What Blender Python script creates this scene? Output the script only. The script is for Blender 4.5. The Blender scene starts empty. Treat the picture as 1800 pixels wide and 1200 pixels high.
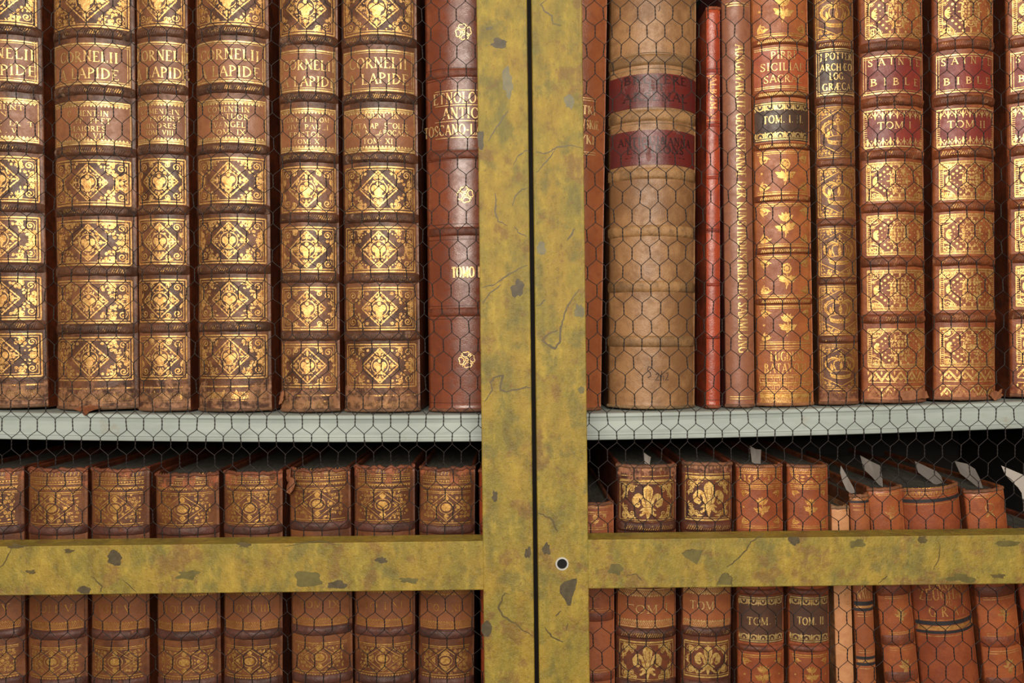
import bpy, math, random
from mathutils import Vector, noise, Matrix
S = bpy.context.scene
COL = S.collection
PI = math.pi

# ------------------------------------------------------------------ camera
CAM_Y = -0.62
FPX = 1300.0
ROLL = math.radians(0.66)
cd = bpy.data.cameras.new('camera'); cam = bpy.data.objects.new('camera', cd); COL.objects.link(cam)
cd.sensor_width = 36; cd.lens = 36 * FPX / 1800; cd.clip_start = 0.01
cam.location = (0, CAM_Y, 0); cam.rotation_euler = (PI / 2, ROLL, 0)
S.camera = cam
S.view_settings.view_transform = 'Standard'
try: S.view_settings.look = 'None'
except Exception: pass
S.view_settings.exposure = 0.0
S.view_settings.gamma = 1.0
S.view_settings.use_curve_mapping = False

# ------------------------------------------------------------------ light
w = bpy.data.worlds.new('room_light'); S.world = w; w.use_nodes = True
w.node_tree.nodes['Background'].inputs[0].default_value = (1.0, 0.88, 0.74, 1)
w.node_tree.nodes['Background'].inputs[1].default_value = 0.09
def area(name, loc, target, sx, sy, power, col):
    l = bpy.data.lights.new(name, 'AREA'); l.shape = 'RECTANGLE'; l.size = sx; l.size_y = sy
    l.energy = power; l.color = col
    o = bpy.data.objects.new(name, l); COL.objects.link(o); o.location = loc
    o.rotation_euler = (Vector(target) - Vector(loc)).to_track_quat('-Z', 'Y').to_euler()
    return o
area('room_ceiling_lamp', (-0.08, -1.92, 0.64), (0, 0, 0.0), 1.5, 0.9, 61, (1.0, 0.92, 0.80))

# ------------------------------------------------------------------ pixel -> place
def un(px, py):
    x = px - 900; y = py - 600
    return (x * math.cos(ROLL) - y * math.sin(ROLL), x * math.sin(ROLL) + y * math.cos(ROLL))
def at(px, py, Y=0.0):
    x, y = un(px, py); d = (Y - CAM_Y) / FPX
    return (x * d, -y * d)

# ------------------------------------------------------------------ object helpers
def mesh_obj(name, V, F, mats, midx=None, parent=None, smooth=False):
    me = bpy.data.meshes.new(name); me.from_pydata(V, [], F)
    for m in mats: me.materials.append(m)
    if midx: me.polygons.foreach_set('material_index', midx)
    if smooth: me.polygons.foreach_set('use_smooth', [True] * len(F))
    me.validate(); me.update()
    o = bpy.data.objects.new(name, me); COL.objects.link(o)
    if parent: o.parent = parent
    return o
def empty(name, loc, rot=(0, 0, 0)):
    o = bpy.data.objects.new(name, None); COL.objects.link(o)
    o.location = loc; o.rotation_euler = rot; o.empty_display_size = 0.02
    return o
def tag(o, label=None, cat=None, group=None, kind=None):
    if label: o['label'] = label
    if cat: o['category'] = cat
    if group: o['group'] = group
    if kind: o['kind'] = kind
    return o

class MB:
    """verts / faces / material indices"""
    def __init__(s): s.V = []; s.F = []; s.M = []
    def add(s, vs, fs, m=0):
        b = len(s.V); s.V += vs
        for f in fs: s.F.append(tuple(b + i for i in f)); s.M.append(m)
    def box(s, x0, x1, y0, y1, z0, z1, m=0, bev=0.0):
        if bev <= 0:
            vs = [(x, y, z) for x in (x0, x1) for y in (y0, y1) for z in (z0, z1)]
            s.add(vs, [(0, 1, 3, 2), (4, 6, 7, 5), (0, 4, 5, 1), (2, 3, 7, 6), (0, 2, 6, 4), (1, 5, 7, 3)], m); return
        c = bev
        def ring(z, k):
            return [(x0 + c + k, y0 + k, z), (x1 - c - k, y0 + k, z), (x1 - k, y0 + c + k, z), (x1 - k, y1 - c - k, z),
                    (x1 - c - k, y1 - k, z), (x0 + c + k, y1 - k, z), (x0 + k, y1 - c - k, z), (x0 + k, y0 + c + k, z)]
        R = [ring(z0, c * .7), ring(z0 + c, 0), ring(z1 - c, 0), ring(z1, c * .7)]
        vs = [v for r in R for v in r]; fs = []
        for j in range(3):
            for i in range(8):
                fs.append((j * 8 + i, j * 8 + (i + 1) % 8, (j + 1) * 8 + (i + 1) % 8, (j + 1) * 8 + i))
        fs.append(tuple(range(7, -1, -1))); fs.append(tuple(range(24, 32)))
        s.add(vs, fs, m)
    def tube(s, pts, r, n=4, m=0, ph=0.0):
        vs = []; N = len(pts)
        for i, p in enumerate(pts):
            a = pts[max(0, i - 1)]; b = pts[min(N - 1, i + 1)]
            t = (Vector(b) - Vector(a)).normalized()
            u = t.cross(Vector((0, 1, 0)));
            if u.length < 1e-4: u = Vector((1, 0, 0))
            u.normalize(); v = t.cross(u)
            for k in range(n):
                an = 2 * PI * k / n + ph
                q = Vector(p) + (u * math.cos(an) + v * math.sin(an)) * r
                vs.append(tuple(q))
        fs = []
        for i in range(N - 1):
            for k in range(n):
                fs.append((i * n + k, i * n + (k + 1) % n, (i + 1) * n + (k + 1) % n, (i + 1) * n + k))
        s.add(vs, fs, m)
    def build(s, name, mats, parent=None, smooth=False):
        return mesh_obj(name, s.V, s.F, mats, s.M, parent, smooth)

# ------------------------------------------------------------------ materials
def srgb(r, g, b):
    f = lambda c: (c / 255 / 12.92) if c / 255 <= .04045 else ((c / 255 + .055) / 1.055) ** 2.4
    return (f(r), f(g), f(b), 1)
class NT:
    def __init__(s, name):
        s.m = bpy.data.materials.new(name); s.m.use_nodes = True
        s.t = s.m.node_tree; s.t.nodes.clear()
        s.out = s.t.nodes.new('ShaderNodeOutputMaterial')
    def n(s, typ, **kw):
        d = s.t.nodes.new(typ)
        for k, v in kw.items():
            if k.startswith('_'): setattr(d, k[1:], v)
            else: d.inputs[k.replace('__', ' ')].default_value = v
        return d
    def l(s, a, b): s.t.links.new(a, b)
    def coord(s, off=(0, 0, 0), scale=(1, 1, 1)):
        c = s.n('ShaderNodeTexCoord'); mp = s.n('ShaderNodeMapping')
        mp.inputs['Location'].default_value = off; mp.inputs['Scale'].default_value = scale
        s.l(c.outputs['Object'], mp.inputs['Vector']); return mp.outputs[0]
    def noise(s, vec, scale, detail=4, rough=.6):
        d = s.n('ShaderNodeTexNoise'); d.inputs['Scale'].default_value = scale
        d.inputs['Detail'].default_value = detail; d.inputs['Roughness'].default_value = rough
        s.l(vec, d.inputs['Vector']); return d.outputs['Fac']
    def ramp(s, fac, lo, hi, a=0.0, b=1.0):
        d = s.n('ShaderNodeMapRange'); d.inputs['From Min'].default_value = lo; d.inputs['From Max'].default_value = hi
        d.inputs['To Min'].default_value = a; d.inputs['To Max'].default_value = b
        d.interpolation_type = 'SMOOTHSTEP'
        s.l(fac, d.inputs['Value']); return d.outputs[0]
    def mixc(s, fac, a, b):
        d = s.t.nodes.new('ShaderNodeMix'); d.data_type = 'RGBA'
        for sock, v in ((0, fac), (6, a), (7, b)):
            if hasattr(v, 'is_linked') or isinstance(v, bpy.types.NodeSocket): s.l(v, d.inputs[sock])
            else: d.inputs[sock].default_value = v
        return d.outputs[2]
    def math(s, op, a, b=0.0):
        d = s.t.nodes.new('ShaderNodeMath'); d.operation = op
        for i, v in enumerate((a, b)):
            if isinstance(v, bpy.types.NodeSocket): s.l(v, d.inputs[i])
            else: d.inputs[i].default_value = v
        return d.outputs[0]
    def bump(s, h, strength, dist=.001):
        d = s.n('ShaderNodeBump'); d.inputs['Strength'].default_value = strength; d.inputs['Distance'].default_value = dist
        s.l(h, d.inputs['Height']); return d.outputs[0]
    def bsdf(s, col, rough, metal=0.0, spec=.5, normal=None):
        p = s.n('ShaderNodeBsdfPrincipled')
        for nm, v in (('Base Color', col), ('Roughness', rough), ('Metallic', metal), ('Specular IOR Level', spec)):
            if isinstance(v, bpy.types.NodeSocket): s.l(v, p.inputs[nm])
            else: p.inputs[nm].default_value = v
        if normal: s.l(normal, p.inputs['Normal'])
        return p.outputs[0]
    def done(s, sh): s.l(sh, s.out.inputs[0]); return s.m

def leather(name, base, dark, worn, rough=.42, wear=.5, tail=0.0, seed=0.0, bumpy=.5, gold=None, goldwear=.5, spec=.45, mott=.5, head=None, gcol=(236,192,116)):
    adj = lambda c: (c[0] * .93, c[1] * .92, c[2] * .74, 1)
    base, dark, worn = adj(base), adj(dark), adj(worn)
    t = NT(name); v = t.coord((seed * 3.1, seed * 1.7, seed * 5.3))
    n1 = t.noise(v, 22, 5, .65); n2 = t.noise(v, 150, 6, .65); n3 = t.noise(v, 900, 3, .6)
    c = t.mixc(t.ramp(n1, .42, .60, 0, min(1, mott * 1.35)), base, dark)
    c = t.mixc(t.ramp(n2, .44, .68, 0, .65), c, dark)
    vs = t.coord((seed * 2.3, seed, seed * 4.1), (1, 1, .45))
    n4 = t.noise(vs, 70, 7, .72)
    wm = t.ramp(n4, .80 - wear * .30, .90 - wear * .30)
    if tail > 0 or head:
        g = t.n('ShaderNodeTexCoord'); sx = t.n('ShaderNodeSeparateXYZ'); t.l(g.outputs['Object'], sx.inputs[0])
        z = t.math('ADD', sx.outputs[2], t.ramp(n4, .3, .7, .014, -.014))
        if tail > 0:
            zt = t.ramp(z, tail, tail + .002, 1, 0)
            wm = t.math('MAXIMUM', wm, t.math('MULTIPLY', zt, .85))
        if head:
            zh = t.ramp(z, head, head + .003, 0, 1)
            wm = t.math('MAXIMUM', wm, t.math('MULTIPLY', zh, .8))
    wcol = t.mixc(t.ramp(n2, .4, .62), worn, dark)
    c = t.mixc(wm, c, wcol)
    h = t.math('ADD', t.math('MULTIPLY', n2, .7), t.math('MULTIPLY', n3, .3))
    h = t.math('SUBTRACT', h, t.math('MULTIPLY', wm, .5))
    nb = t.bump(h, bumpy, .0012)
    r = t.ramp(n2, .3, .7, rough - .08, rough + .14)
    r = t.math('ADD', r, t.math('MULTIPLY', wm, .25))
    sh = t.bsdf(c, r, 0, spec, nb)
    if gold is not None:
        ng = t.noise(v, 260, 5, .75); nl = t.noise(v, 34, 3, .5)
        gm = t.math('ADD', t.math('MULTIPLY', ng, .65), t.math('MULTIPLY', nl, .35))
        gm = t.ramp(gm, goldwear * .55 + .18, goldwear * .55 + .26)
        gm = t.math('MULTIPLY', gm, t.math('SUBTRACT', 1.0, wm))
        gm = t.math('MULTIPLY', gm, gold)
        gc = t.mixc(t.ramp(ng, .4, .7), srgb(*gcol), srgb(gcol[0] * .76, gcol[1] * .66, gcol[2] * .52))
        gs = t.bsdf(gc, t.ramp(n2, .3, .7, .36, .52), .72, .5, nb)
        mx = t.n('ShaderNodeMixShader'); t.l(gm, mx.inputs[0]); t.l(sh, mx.inputs[1]); t.l(gs, mx.inputs[2])
        sh = mx.outputs[0]
    return t.done(sh)

def make_brass():
    t = NT('aged_gilt_brass'); v = t.coord(); vv = t.coord((0, 0, 0), (1, 1, .6))
    n1 = t.noise(vv, 42, 5, .6); n2 = t.noise(t.coord((0, 0, 0), (1, 1, .5)), 120, 8, .74); n3 = t.noise(v, 420, 4, .7)
    n5 = t.noise(t.coord((3, 1, 7), (1, 1, .8)), 62, 6, .62); n6 = t.noise(t.coord((9, 4, 2)), 48, 7, .66)
    c = t.mixc(t.ramp(n1, .36, .64), srgb(156, 128, 46), srgb(136, 120, 46))
    c = t.mixc(t.ramp(n5, .50, .64, 0, .65), c, srgb(106, 100, 50))
    c = t.mixc(t.ramp(n6, .54, .62, 0, .65), c, srgb(124, 88, 46))
    c = t.mixc(t.ramp(n2, .48, .72, 0, .7), c, srgb(184, 156, 62))
    c = t.mixc(t.ramp(n2, .50, .32, 0, .6), c, srgb(106, 86, 36))
    c = t.mixc(t.ramp(n3, .58, .70, 0, .5), c, srgb(92, 78, 38))
    h = t.math('ADD', n3, t.math('MULTIPLY', n2, 2.2))
    return t.done(t.bsdf(c, t.ramp(n2, .3, .7, .34, .50), .0, .55, t.bump(h, .75, .0009)))
BRASS = make_brass()
def plain(name, col, rough=.6, metal=0.0, var=.25, scale=120, spec=.5, bump=.2):
    t = NT(name); v = t.coord(); n = t.noise(v, scale, 5, .65)
    d = tuple(x * (1 - var) for x in col[:3]) + (1,)
    return t.done(t.bsdf(t.mixc(t.ramp(n, .35, .65), col, d), rough, metal, spec, t.bump(n, bump, .0006)))
VEIN = plain('dark_patina_vein', srgb(92, 78, 42), .55)
VEIN_OLIVE = plain('olive_patina_patch', srgb(104, 94, 48), .5, 0, .3, 140)
PATCH = plain('bare_dark_patch', srgb(82, 70, 46), .6, 0, .35, 260)
WIRE = plain('rusty_dark_wire', srgb(40, 32, 31), .5, .3, .4, 600)
STEEL = plain('steel_ring', srgb(225, 222, 215), .3, .45, .1, 400)
HOLE = plain('dark_hole', srgb(8, 7, 6), .9)
CASE = plain('dark_stained_interior', srgb(34, 28, 26), .8, 0, .3, 30)
def make_shelf():
    t = NT('grey_painted_shelf'); v = t.coord((0, 0, 0), (.25, 1, 1)); n = t.noise(v, 60, 5, .6); f = t.noise(t.coord(), 300, 4, .7); g = t.noise(t.coord(), 35, 6, .7)
    c = t.mixc(t.ramp(n, .35, .65), srgb(162, 170, 164), srgb(146, 154, 148))
    c = t.mixc(t.ramp(g, .60, .70, 0, .5), c, srgb(142, 132, 112))
    return t.done(t.bsdf(c, .5, 0, .4, t.bump(f, .15, .0006)))
SHELF = make_shelf()
def make_pages(name, a, b):
    t = NT(name); v = t.coord((0, 0, 0), (14, .6, .6)); n = t.noise(v, 110, 3, .6); m = t.noise(t.coord(), 30, 4, .6)
    c = t.mixc(t.ramp(n, .35, .65), a, b); c = t.mixc(t.ramp(m, .4, .7, 0, .5), c, b)
    return t.done(t.bsdf(c, .85, 0, .2, t.bump(n, .4, .0006)))
PAGES = make_pages('dusty_page_edges', srgb(88, 84, 76), srgb(58, 54, 48))
PAPER = plain('white_paper', srgb(176, 166, 158), .8, 0, .06, 80)
CARDB = plain('bare_pasteboard', srgb(150, 112, 84), .8, 0, .3, 200)

# ------------------------------------------------------------------ decoration on a surface
class Deco:
    def __init__(s, mapper): s.mp = mapper; s.mb = MB(); s.lift = .00018; s.m = 1
    def P(s, u, v, e=0): return s.mp(u, v, s.lift + e)
    def stroke(s, pts, wd, m=None, seg=.0022):
        m = s.m if m is None else m
        q = []; N = len(pts)
        ws = wd if isinstance(wd, (list, tuple)) else [wd] * N
        for i in range(N - 1):
            (a, b), (c, d) = pts[i], pts[i + 1]; L = math.hypot(c - a, d - b); k = max(1, int(L / seg))
            for j in range(k): f = j / k; q.append((a + (c - a) * f, b + (d - b) * f, ws[i] + (ws[i + 1] - ws[i]) * f))
        q.append((pts[-1][0], pts[-1][1], ws[-1]))
        vs = []; n = len(q)
        if n < 2: return
        for i in range(n):
            a = q[max(0, i - 1)]; b = q[min(n - 1, i + 1)]
            dx, dy = b[0] - a[0], b[1] - a[1]; L = math.hypot(dx, dy) or 1e-9
            nx, ny = -dy / L * q[i][2] / 2, dx / L * q[i][2] / 2
            vs.append(s.P(q[i][0] + nx, q[i][1] + ny)); vs.append(s.P(q[i][0] - nx, q[i][1] - ny))
        s.mb.add(vs, [(2 * i, 2 * i + 1, 2 * i + 3, 2 * i + 2) for i in range(n - 1)], m)
    def fan(s, c, pts, m=None):
        m = s.m if m is None else m
        vs = [s.P(*c)] + [s.P(*p) for p in pts]; n = len(pts)
        s.mb.add(vs, [(0, 1 + i, 1 + (i + 1) % n) for i in range(n)], m)
    def disc(s, c, r, m=None, n=8, sy=1.0):
        s.fan(c, [(c[0] + r * math.cos(2 * PI * k / n), c[1] + r * sy * math.sin(2 * PI * k / n)) for k in range(n)], m)
    def ring(s, c, rx, ry, wd, n=18, a0=0, a1=2 * PI, m=None):
        s.stroke([(c[0] + rx * math.cos(a0 + (a1 - a0) * k / n), c[1] + ry * math.sin(a0 + (a1 - a0) * k / n)) for k in range(n + 1)], wd, m)
    def rect(s, u0, u1, v0, v1, m=None, st=.003):
        m = s.m if m is None else m
        nx = max(1, int(abs(u1 - u0) / st)); ny = max(1, int(abs(v1 - v0) / .006))
        vs = [s.P(u0 + (u1 - u0) * i / nx, v0 + (v1 - v0) * j / ny) for j in range(ny + 1) for i in range(nx + 1)]
        s.mb.add(vs, [(j * (nx + 1) + i, j * (nx + 1) + i + 1, (j + 1) * (nx + 1) + i + 1, (j + 1) * (nx + 1) + i) for j in range(ny) for i in range(nx)], m)
    def leaf(s, c, ang, L, W, m=None):
        ca, sa = math.cos(ang), math.sin(ang)
        pr = [(0, 0), (.25, .42), (.5, .5), (.8, .26), (1, 0), (.8, -.26), (.5, -.5), (.25, -.42)]
        pts = [(c[0] + ca * a * L - sa * b * W, c[1] + sa * a * L + ca * b * W) for a, b in pr]
        s.fan((c[0] + ca * L * .5, c[1] + sa * L * .5), pts, m)
    def curl(s, c, r, a0, d, wd, turns=1.2, m=None):
        n = 11; pts = []; ws = []
        for k in range(n + 1):
            f = k / n; rr = r * (1 - .78 * f); a = a0 + d * f * turns * 2 * PI
            pts.append((c[0] + rr * math.cos(a), c[1] + rr * math.sin(a))); ws.append(wd * (.55 + .75 * f))
        s.stroke(pts, ws, m, .01); s.disc(pts[-1], wd * .9, m, 6)
    def hline(s, u0, u1, v, wd): s.stroke([(u0, v), (u1, v)], wd)
    def frame(s, u0, u1, v0, v1, wd, gap=0, inner=None):
        for (a, b, c, d) in ((u0, u1, v0, v0), (u0, u1, v1, v1)): s.stroke([(a, c), (b, d)], wd)
        for u in (u0, u1): s.stroke([(u, v0), (u, v1)], wd)
        if gap:
            s.frame(u0 + gap, u1 - gap, v0 + gap, v1 - gap, inner or wd * .6)

def poly_in(x, y, a, b): return abs(x) / a + abs(y) / b

# --- ornaments: cx, cy centre, W, H full sizes
def curl_field(D, cx, cy, W, H, pred, sp, r, wd, rnd, dense=1.0):
    y = sp * .5; row = 0
    while y < H / 2:
        x = sp * .5 + (row % 2) * sp * .3
        while x < W / 2:
            jx = x + rnd.uniform(-.18, .18) * sp; jy = y + rnd.uniform(-.18, .18) * sp
            a = rnd.uniform(0, 2 * PI); d = rnd.choice((-1, 1)); kind = rnd.random(); rr = r * rnd.uniform(.8, 1.15)
            if pred(jx, jy) and jx < W / 2 - r * .5 and jy < H / 2 - r * .5:
                for mx in (-1, 1):
                    for my in (-1, 1):
                        aa = math.atan2(math.sin(a) * my, math.cos(a) * mx)
                        c = (cx + jx * mx, cy + jy * my)
                        if kind < .62 * dense: D.curl(c, rr, aa, d * mx * my, wd)
                        elif kind < .92: D.leaf((c[0] - rr * .8 * math.cos(aa), c[1] - rr * .8 * math.sin(aa)), aa, rr * 1.9, rr * .85)
                        else: D.disc(c, rr * .45)
            x += sp
        y += sp * .9; row += 1

def orn_diamond(D, cx, cy, W, H, rnd, kind=0):
    """gilt panel: lacework diamond on bare ground, scroll-filled corners"""
    D.frame(cx - W / 2, cx + W / 2, cy - H / 2, cy + H / 2, .0011, .0021, .0006)
    a = min(H * .43, W * .36); b = H * .41
    pts = [(cx, cy + b), (cx + a, cy), (cx, cy - b), (cx - a, cy), (cx, cy + b)]
    D.stroke([p for p in pts], .0009)
    n = 6
    for (p, q) in zip(pts[:-1], pts[1:]):
        for k in range(n):
            f = (k + .5) / n; D.disc((p[0] + (q[0] - p[0]) * f, p[1] + (q[1] - p[1]) * f), .00085, None, 6)
    # urn and hearts in the middle
    D.disc((cx - a * .2, cy + b * .02), a * .17, None, 9, 1.15); D.disc((cx + a * .2, cy + b * .02), a * .17, None, 9, 1.15)
    D.leaf((cx, cy - b * .5), PI / 2, b * .62, a * .42); D.disc((cx, cy + b * .28), a * .11)
    D.ring((cx, cy), a * .46, b * .46, .0007)
    curl_field(D, cx, cy, W, H, lambda x, y: poly_in(x, y, a, b) < .90 and (x / (a * .47)) ** 2 + (y / (b * .47)) ** 2 > 1, .0029, .00150, .00060, rnd)
    D.leaf((cx, cy + b * .5), PI / 2, b * .42, a * .14); D.leaf((cx, cy - b * .55), -PI / 2, b * .36, a * .14)
    for s in (-1, 1): D.leaf((cx + s * a * .5, cy), 0 if s > 0 else PI, a * .42, b * .12)
    for mx in (-1, 1):
        for my in (-1, 1):
            o = (cx + mx * (W / 2 - .0068), cy + my * (H / 2 - .0068)); D.curl(o, .0036, math.atan2(-my, mx), mx * my, .0010, 1.35)
            D.leaf((o[0] + mx * .0020, o[1] - my * .0042), -my * 1.2 + (0 if mx > 0 else -my * .7), .0052, .0020)
            o = (cx + mx * (W / 2 - .0140), cy + my * (H / 2 - .0050)); D.curl(o, .0024, math.atan2(my, mx), -mx * my, .0009, 1.2)
            D.leaf((o[0] + mx * .002, o[1] + my * .002), math.atan2(my * .1, -mx), .0065, .0017)
            if W > .055: o = (cx + mx * (W / 2 - .0050), cy + my * (H / 2 - .0135)); D.curl(o, .0026, math.atan2(-my, -mx), mx * my, .0009, 1.2)
    curl_field(D, cx, cy, W - .004, H - .004, lambda x, y: poly_in(x, y, a * 1.46, b * 1.42) > 1 and (math.hypot(x - W / 2 + .0068, y - H / 2 + .0068) > .0046), .0031, .0016, .00072, rnd, 1.0)
    for s in (-1, 1):
        if W / 2 > a * 1.5: D.leaf((cx + s * a * 1.32, cy), 0 if s > 0 else PI, min(a * .5, W / 2 - a * 1.36), b * .16)

def orn_lattice(D, cx, cy, W, H, rnd, kind=0):
    """faded panel of the lower set"""
    D.hline(cx - W / 2, cx + W / 2, cy + H / 2, .0007); D.hline(cx - W / 2, cx + W / 2, cy + H / 2 - .0014, .0004)
    D.hline(cx - W / 2, cx + W / 2, cy - H / 2, .0007)
    sawtooth(D, cx, cy - H / 2 - .0016, W, .0016, -1)
    a = W * .34; b = H * .44
    D.stroke([(cx, cy + b), (cx + a, cy), (cx, cy - b), (cx - a, cy), (cx, cy + b)], .0006)
    D.ring((cx, cy), W * .14, H * .2, .0007)
    for s in (-1, 1):
        D.curl((cx + s * W * .05, cy + H * .02), W * .06, PI / 2, s, .0007)
        D.leaf((cx, cy - s * H * .2), -s * PI / 2, H * .2, W * .1)
        D.disc((cx + s * W * .24, cy), .0016)
    D.fan((cx, cy), [(cx + W * .10 * math.cos(2 * PI * k / 10), cy + H * .13 * math.sin(2 * PI * k / 10)) for k in range(10)])
    curl_field(D, cx, cy, W - .002, H - .003, lambda x, y: poly_in(x, y, a * 1.15, b * 1.15) > 1, .0034, .0016, .0006, rnd)
    curl_field(D, cx, cy, W, H, lambda x, y: poly_in(x, y, a, b) < .85 and (x / (W * .16)) ** 2 + (y / (H * .23)) ** 2 > 1, .0036, .0014, .00055, rnd)
    for s in (-1, 1):
        for q in (-1, 1):
            for k in range(3): D.ring((cx + s * a * (.35 + .3 * k), cy + q * b * (1.0 - .3 * k)), .0008, .0008, .0004, 7)

def sawtooth(D, cx, y, W, h, up=1, step=.0022):
    n = max(3, int(W / step)); st = W / n
    for k in range(n):
        x = cx - W / 2 + st * k
        D.fan((x + st / 2, y + up * h * .3), [(x, y), (x + st, y), (x + st / 2, y + up * h)])
def scallop(D, cx, y, W, h, up=1, step=.007):
    n = max(2, int(W / step)); st = W / n
    D.hline(cx - W / 2, cx + W / 2, y, .0009); D.hline(cx - W / 2, cx + W / 2, y + up * .0015, .0005)
    for k in range(n):
        x = cx - W / 2 + st * (k + .5)
        D.ring((x, y + up * .0016), st * .34, h * .55, .0008, 8, 0, PI * up)
        D.disc((x, y + up * h * .35), .0009); D.leaf((x - st / 2, y + up * .0012), PI / 2 * up, h * .75, st * .22)
        D.curl((x - st * .28, y + up * h * .62), st * .13, 0, up, .0005); D.curl((x + st * .28, y + up * h * .62), st * .13, PI, -up, .0005)
def fringe(D, cx, y, W, h, up=1, step=.0052):
    n = max(3, int(W / step)); st = W / n
    D.hline(cx - W / 2, cx + W / 2, y, .0007)
    for k in range(n):
        x = cx - W / 2 + st * (k + .5)
        D.leaf((x, y + up * .0006), PI / 2 * up, h, st * .34)
        D.ring((x, y + up * .001), st * .42, h * .5, .0006, 6, 0, PI * up)
        D.disc((x - st * .5, y + up * h * .7), .0006, None, 6)
def hatch(D, cx, y, W, h, step=.0016, sl=.5, wd=.0005):
    n = int(W / step)
    for k in range(n):
        x = cx - W / 2 + W * k / n; D.stroke([(x, y), (x + h * sl, y + h)], wd)
def greek(D, cx, y, W, h):
    st = h * 1.35; n = int(W / st); st = W / n
    for k in range(n):
        x = cx - W / 2 + st * k
        D.stroke([(x, y), (x, y + h), (x + st * .75, y + h), (x + st * .75, y + h * .35), (x + st * .4, y + h * .35), (x + st * .4, y + h * .62)], .0005)
        D.stroke([(x, y), (x + st, y)], .0005)

def orn_sprig(D, cx, cy, W, H, rnd, kind=0):
    """carnation sprig with leaf corners"""
    for s in (-1, 1):
        D.hline(cx - W / 2, cx + W / 2, cy + s * H / 2, .0009); D.hline(cx - W / 2, cx + W / 2, cy + s * (H / 2 - .0016), .0005)
    q = min(H, W * .8); t = rnd.uniform(-.15, .15); c = (cx, cy + q * .04)
    D.stroke([(cx - q * .02, cy - q * .30), (cx + q * .02, cy - q * .1), (cx, cy + q * .12)], [.0006, .0009, .0008])
    for a, L, wd in ((.5, .3, .13), (PI - .5, .28, .12), (1.0, .2, .09), (PI - 1.0, .2, .09), (.05, .2, .07), (PI - .1, .2, .07), (-1.2, .1, .06), (-1.9, .1, .06)):
        D.leaf((cx, cy - q * .12), a + t, q * L, q * wd)
    if kind % 2 == 0:
        for k in range(5):
            a = PI / 2 + (k - 2) * .42; D.leaf((cx, cy + q * .08), a, q * .24, q * .1)
    else:
        D.ring((cx, cy + q * .2), q * .10, q * .11, .0012); D.disc((cx, cy + q * .2), q * .06)
        for k in range(6): D.disc((cx + q * .10 * math.cos(k * PI / 3), cy + q * .2 + q * .1 * math.sin(k * PI / 3)), q * .035, None, 6)
    for mx in (-1, 1):
        D.disc((cx + mx * W * .42, cy), q * .03)
        for my in (-1, 1):
            o = (cx + mx * W * .37, cy + my * (H * .5 - q * .17))
            D.curl(o, q * .10, math.atan2(my, mx), -mx * my, .0009)
            D.leaf((cx + mx * W * .46, cy + my * (H / 2 - .003)), math.atan2(-my * .35, -mx), q * .27, q * .08)
            D.leaf((cx + mx * W * .46, cy + my * (H / 2 - .003)), math.atan2(-my, -mx * .35), q * .24, q * .07)

def orn_fleur(D, cx, cy, W, H, rnd, kind=0):
    for s in (-1, 1):
        D.hline(cx - W / 2, cx + W / 2, cy + s * H / 2, .0013); D.hline(cx - W / 2, cx + W / 2, cy + s * (H / 2 - .0019), .0005)
    q = min(H * .98, W * .86); X = lambda x: cx + x * q; Y = lambda y: cy + y * q
    l0 = D.lift
    D.disc((X(0), Y(.26)), q * .13, None, 14, 1.1); D.leaf((X(0), Y(-.16)), PI / 2, q * .60, q * .24); D.disc((X(0), Y(.12)), q * .10, None, 10, 1.3)
    for s in (-1, 1):
        D.disc((X(s * .24), Y(.08)), q * .115, None, 14, 1.15)
        D.stroke([(X(s * x), Y(y)) for x, y in ((.02, -.20), (.08, -.08), (.17, .10), (.27, .14), (.345, .05), (.33, -.07), (.24, -.12), (.19, -.06))], [q * k for k in (.06, .09, .13, .12, .10, .08, .06, .03)], None, .0012)
        D.leaf((X(s * .03), Y(-.16)), -PI / 2 + s * .62, q * .24, q * .09); D.disc((X(s * .18), Y(-.33)), q * .035)
        D.leaf((X(s * .05), Y(-.14)), -PI / 2 + s * 1.1, q * .18, q * .06)
    D.leaf((X(0), Y(-.12)), -PI / 2, q * .34, q * .11); D.stroke([(X(-.13), Y(-.165)), (X(.13), Y(-.165))], q * .045)
    D.lift = l0 + .00022
    for s in (-1, 1):
        D.leaf((X(s * .16), Y(-.06)), PI / 2 - s * .35, q * .17, q * .065, 0)
        D.stroke([(X(s * .045), Y(-.12)), (X(s * .07), Y(.02)), (X(s * .12), Y(.14))], [q * .012, q * .022, q * .026], 0)
        D.stroke([(X(s * .03), Y(-.02)), (X(s * .055), Y(.16)), (X(s * .05), Y(.28))], q * .010, 0)
        D.stroke([(X(s * .12), Y(-.135)), (X(0), Y(-.125))], q * .012, 0)
    D.lift = l0
    D.stroke([(cx - W / 2, cy - H / 2), (cx - W / 2, cy + H / 2)], .0006); D.stroke([(cx + W / 2, cy - H / 2), (cx + W / 2, cy + H / 2)], .0006)
    for mx in (-1, 1):
        for my in (-1, 1):
            o = (cx + mx * (W / 2 - .0052), cy + my * (H / 2 - .0058)); D.curl(o, .0032, math.atan2(-my, mx), mx * my, .0011, 1.3)
            D.stroke([(cx + mx * (W / 2 - .001), cy + my * (H / 2 - .014)), (cx + mx * (W / 2 - .006), cy + my * (H / 2 - .0095)), (cx + mx * (W / 2 - .011), cy + my * (H / 2 - .002))], [.0004, .0012, .0004])
            D.leaf((cx + mx * (W / 2 - .009), cy + my * (H / 2 - .004)), math.atan2(0, -mx), .006, .0018); D.leaf((cx + mx * (W / 2 - .003), cy + my * (H / 2 - .011)), -my * PI / 2, .005, .0016)
    curl_field(D, cx, cy, W - .002, H - .003, lambda x, y: poly_in(x, y, W * .50, H * .56) > 1 and x > W * .17, .0040, .0023, .0009, rnd, 1.3)

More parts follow.
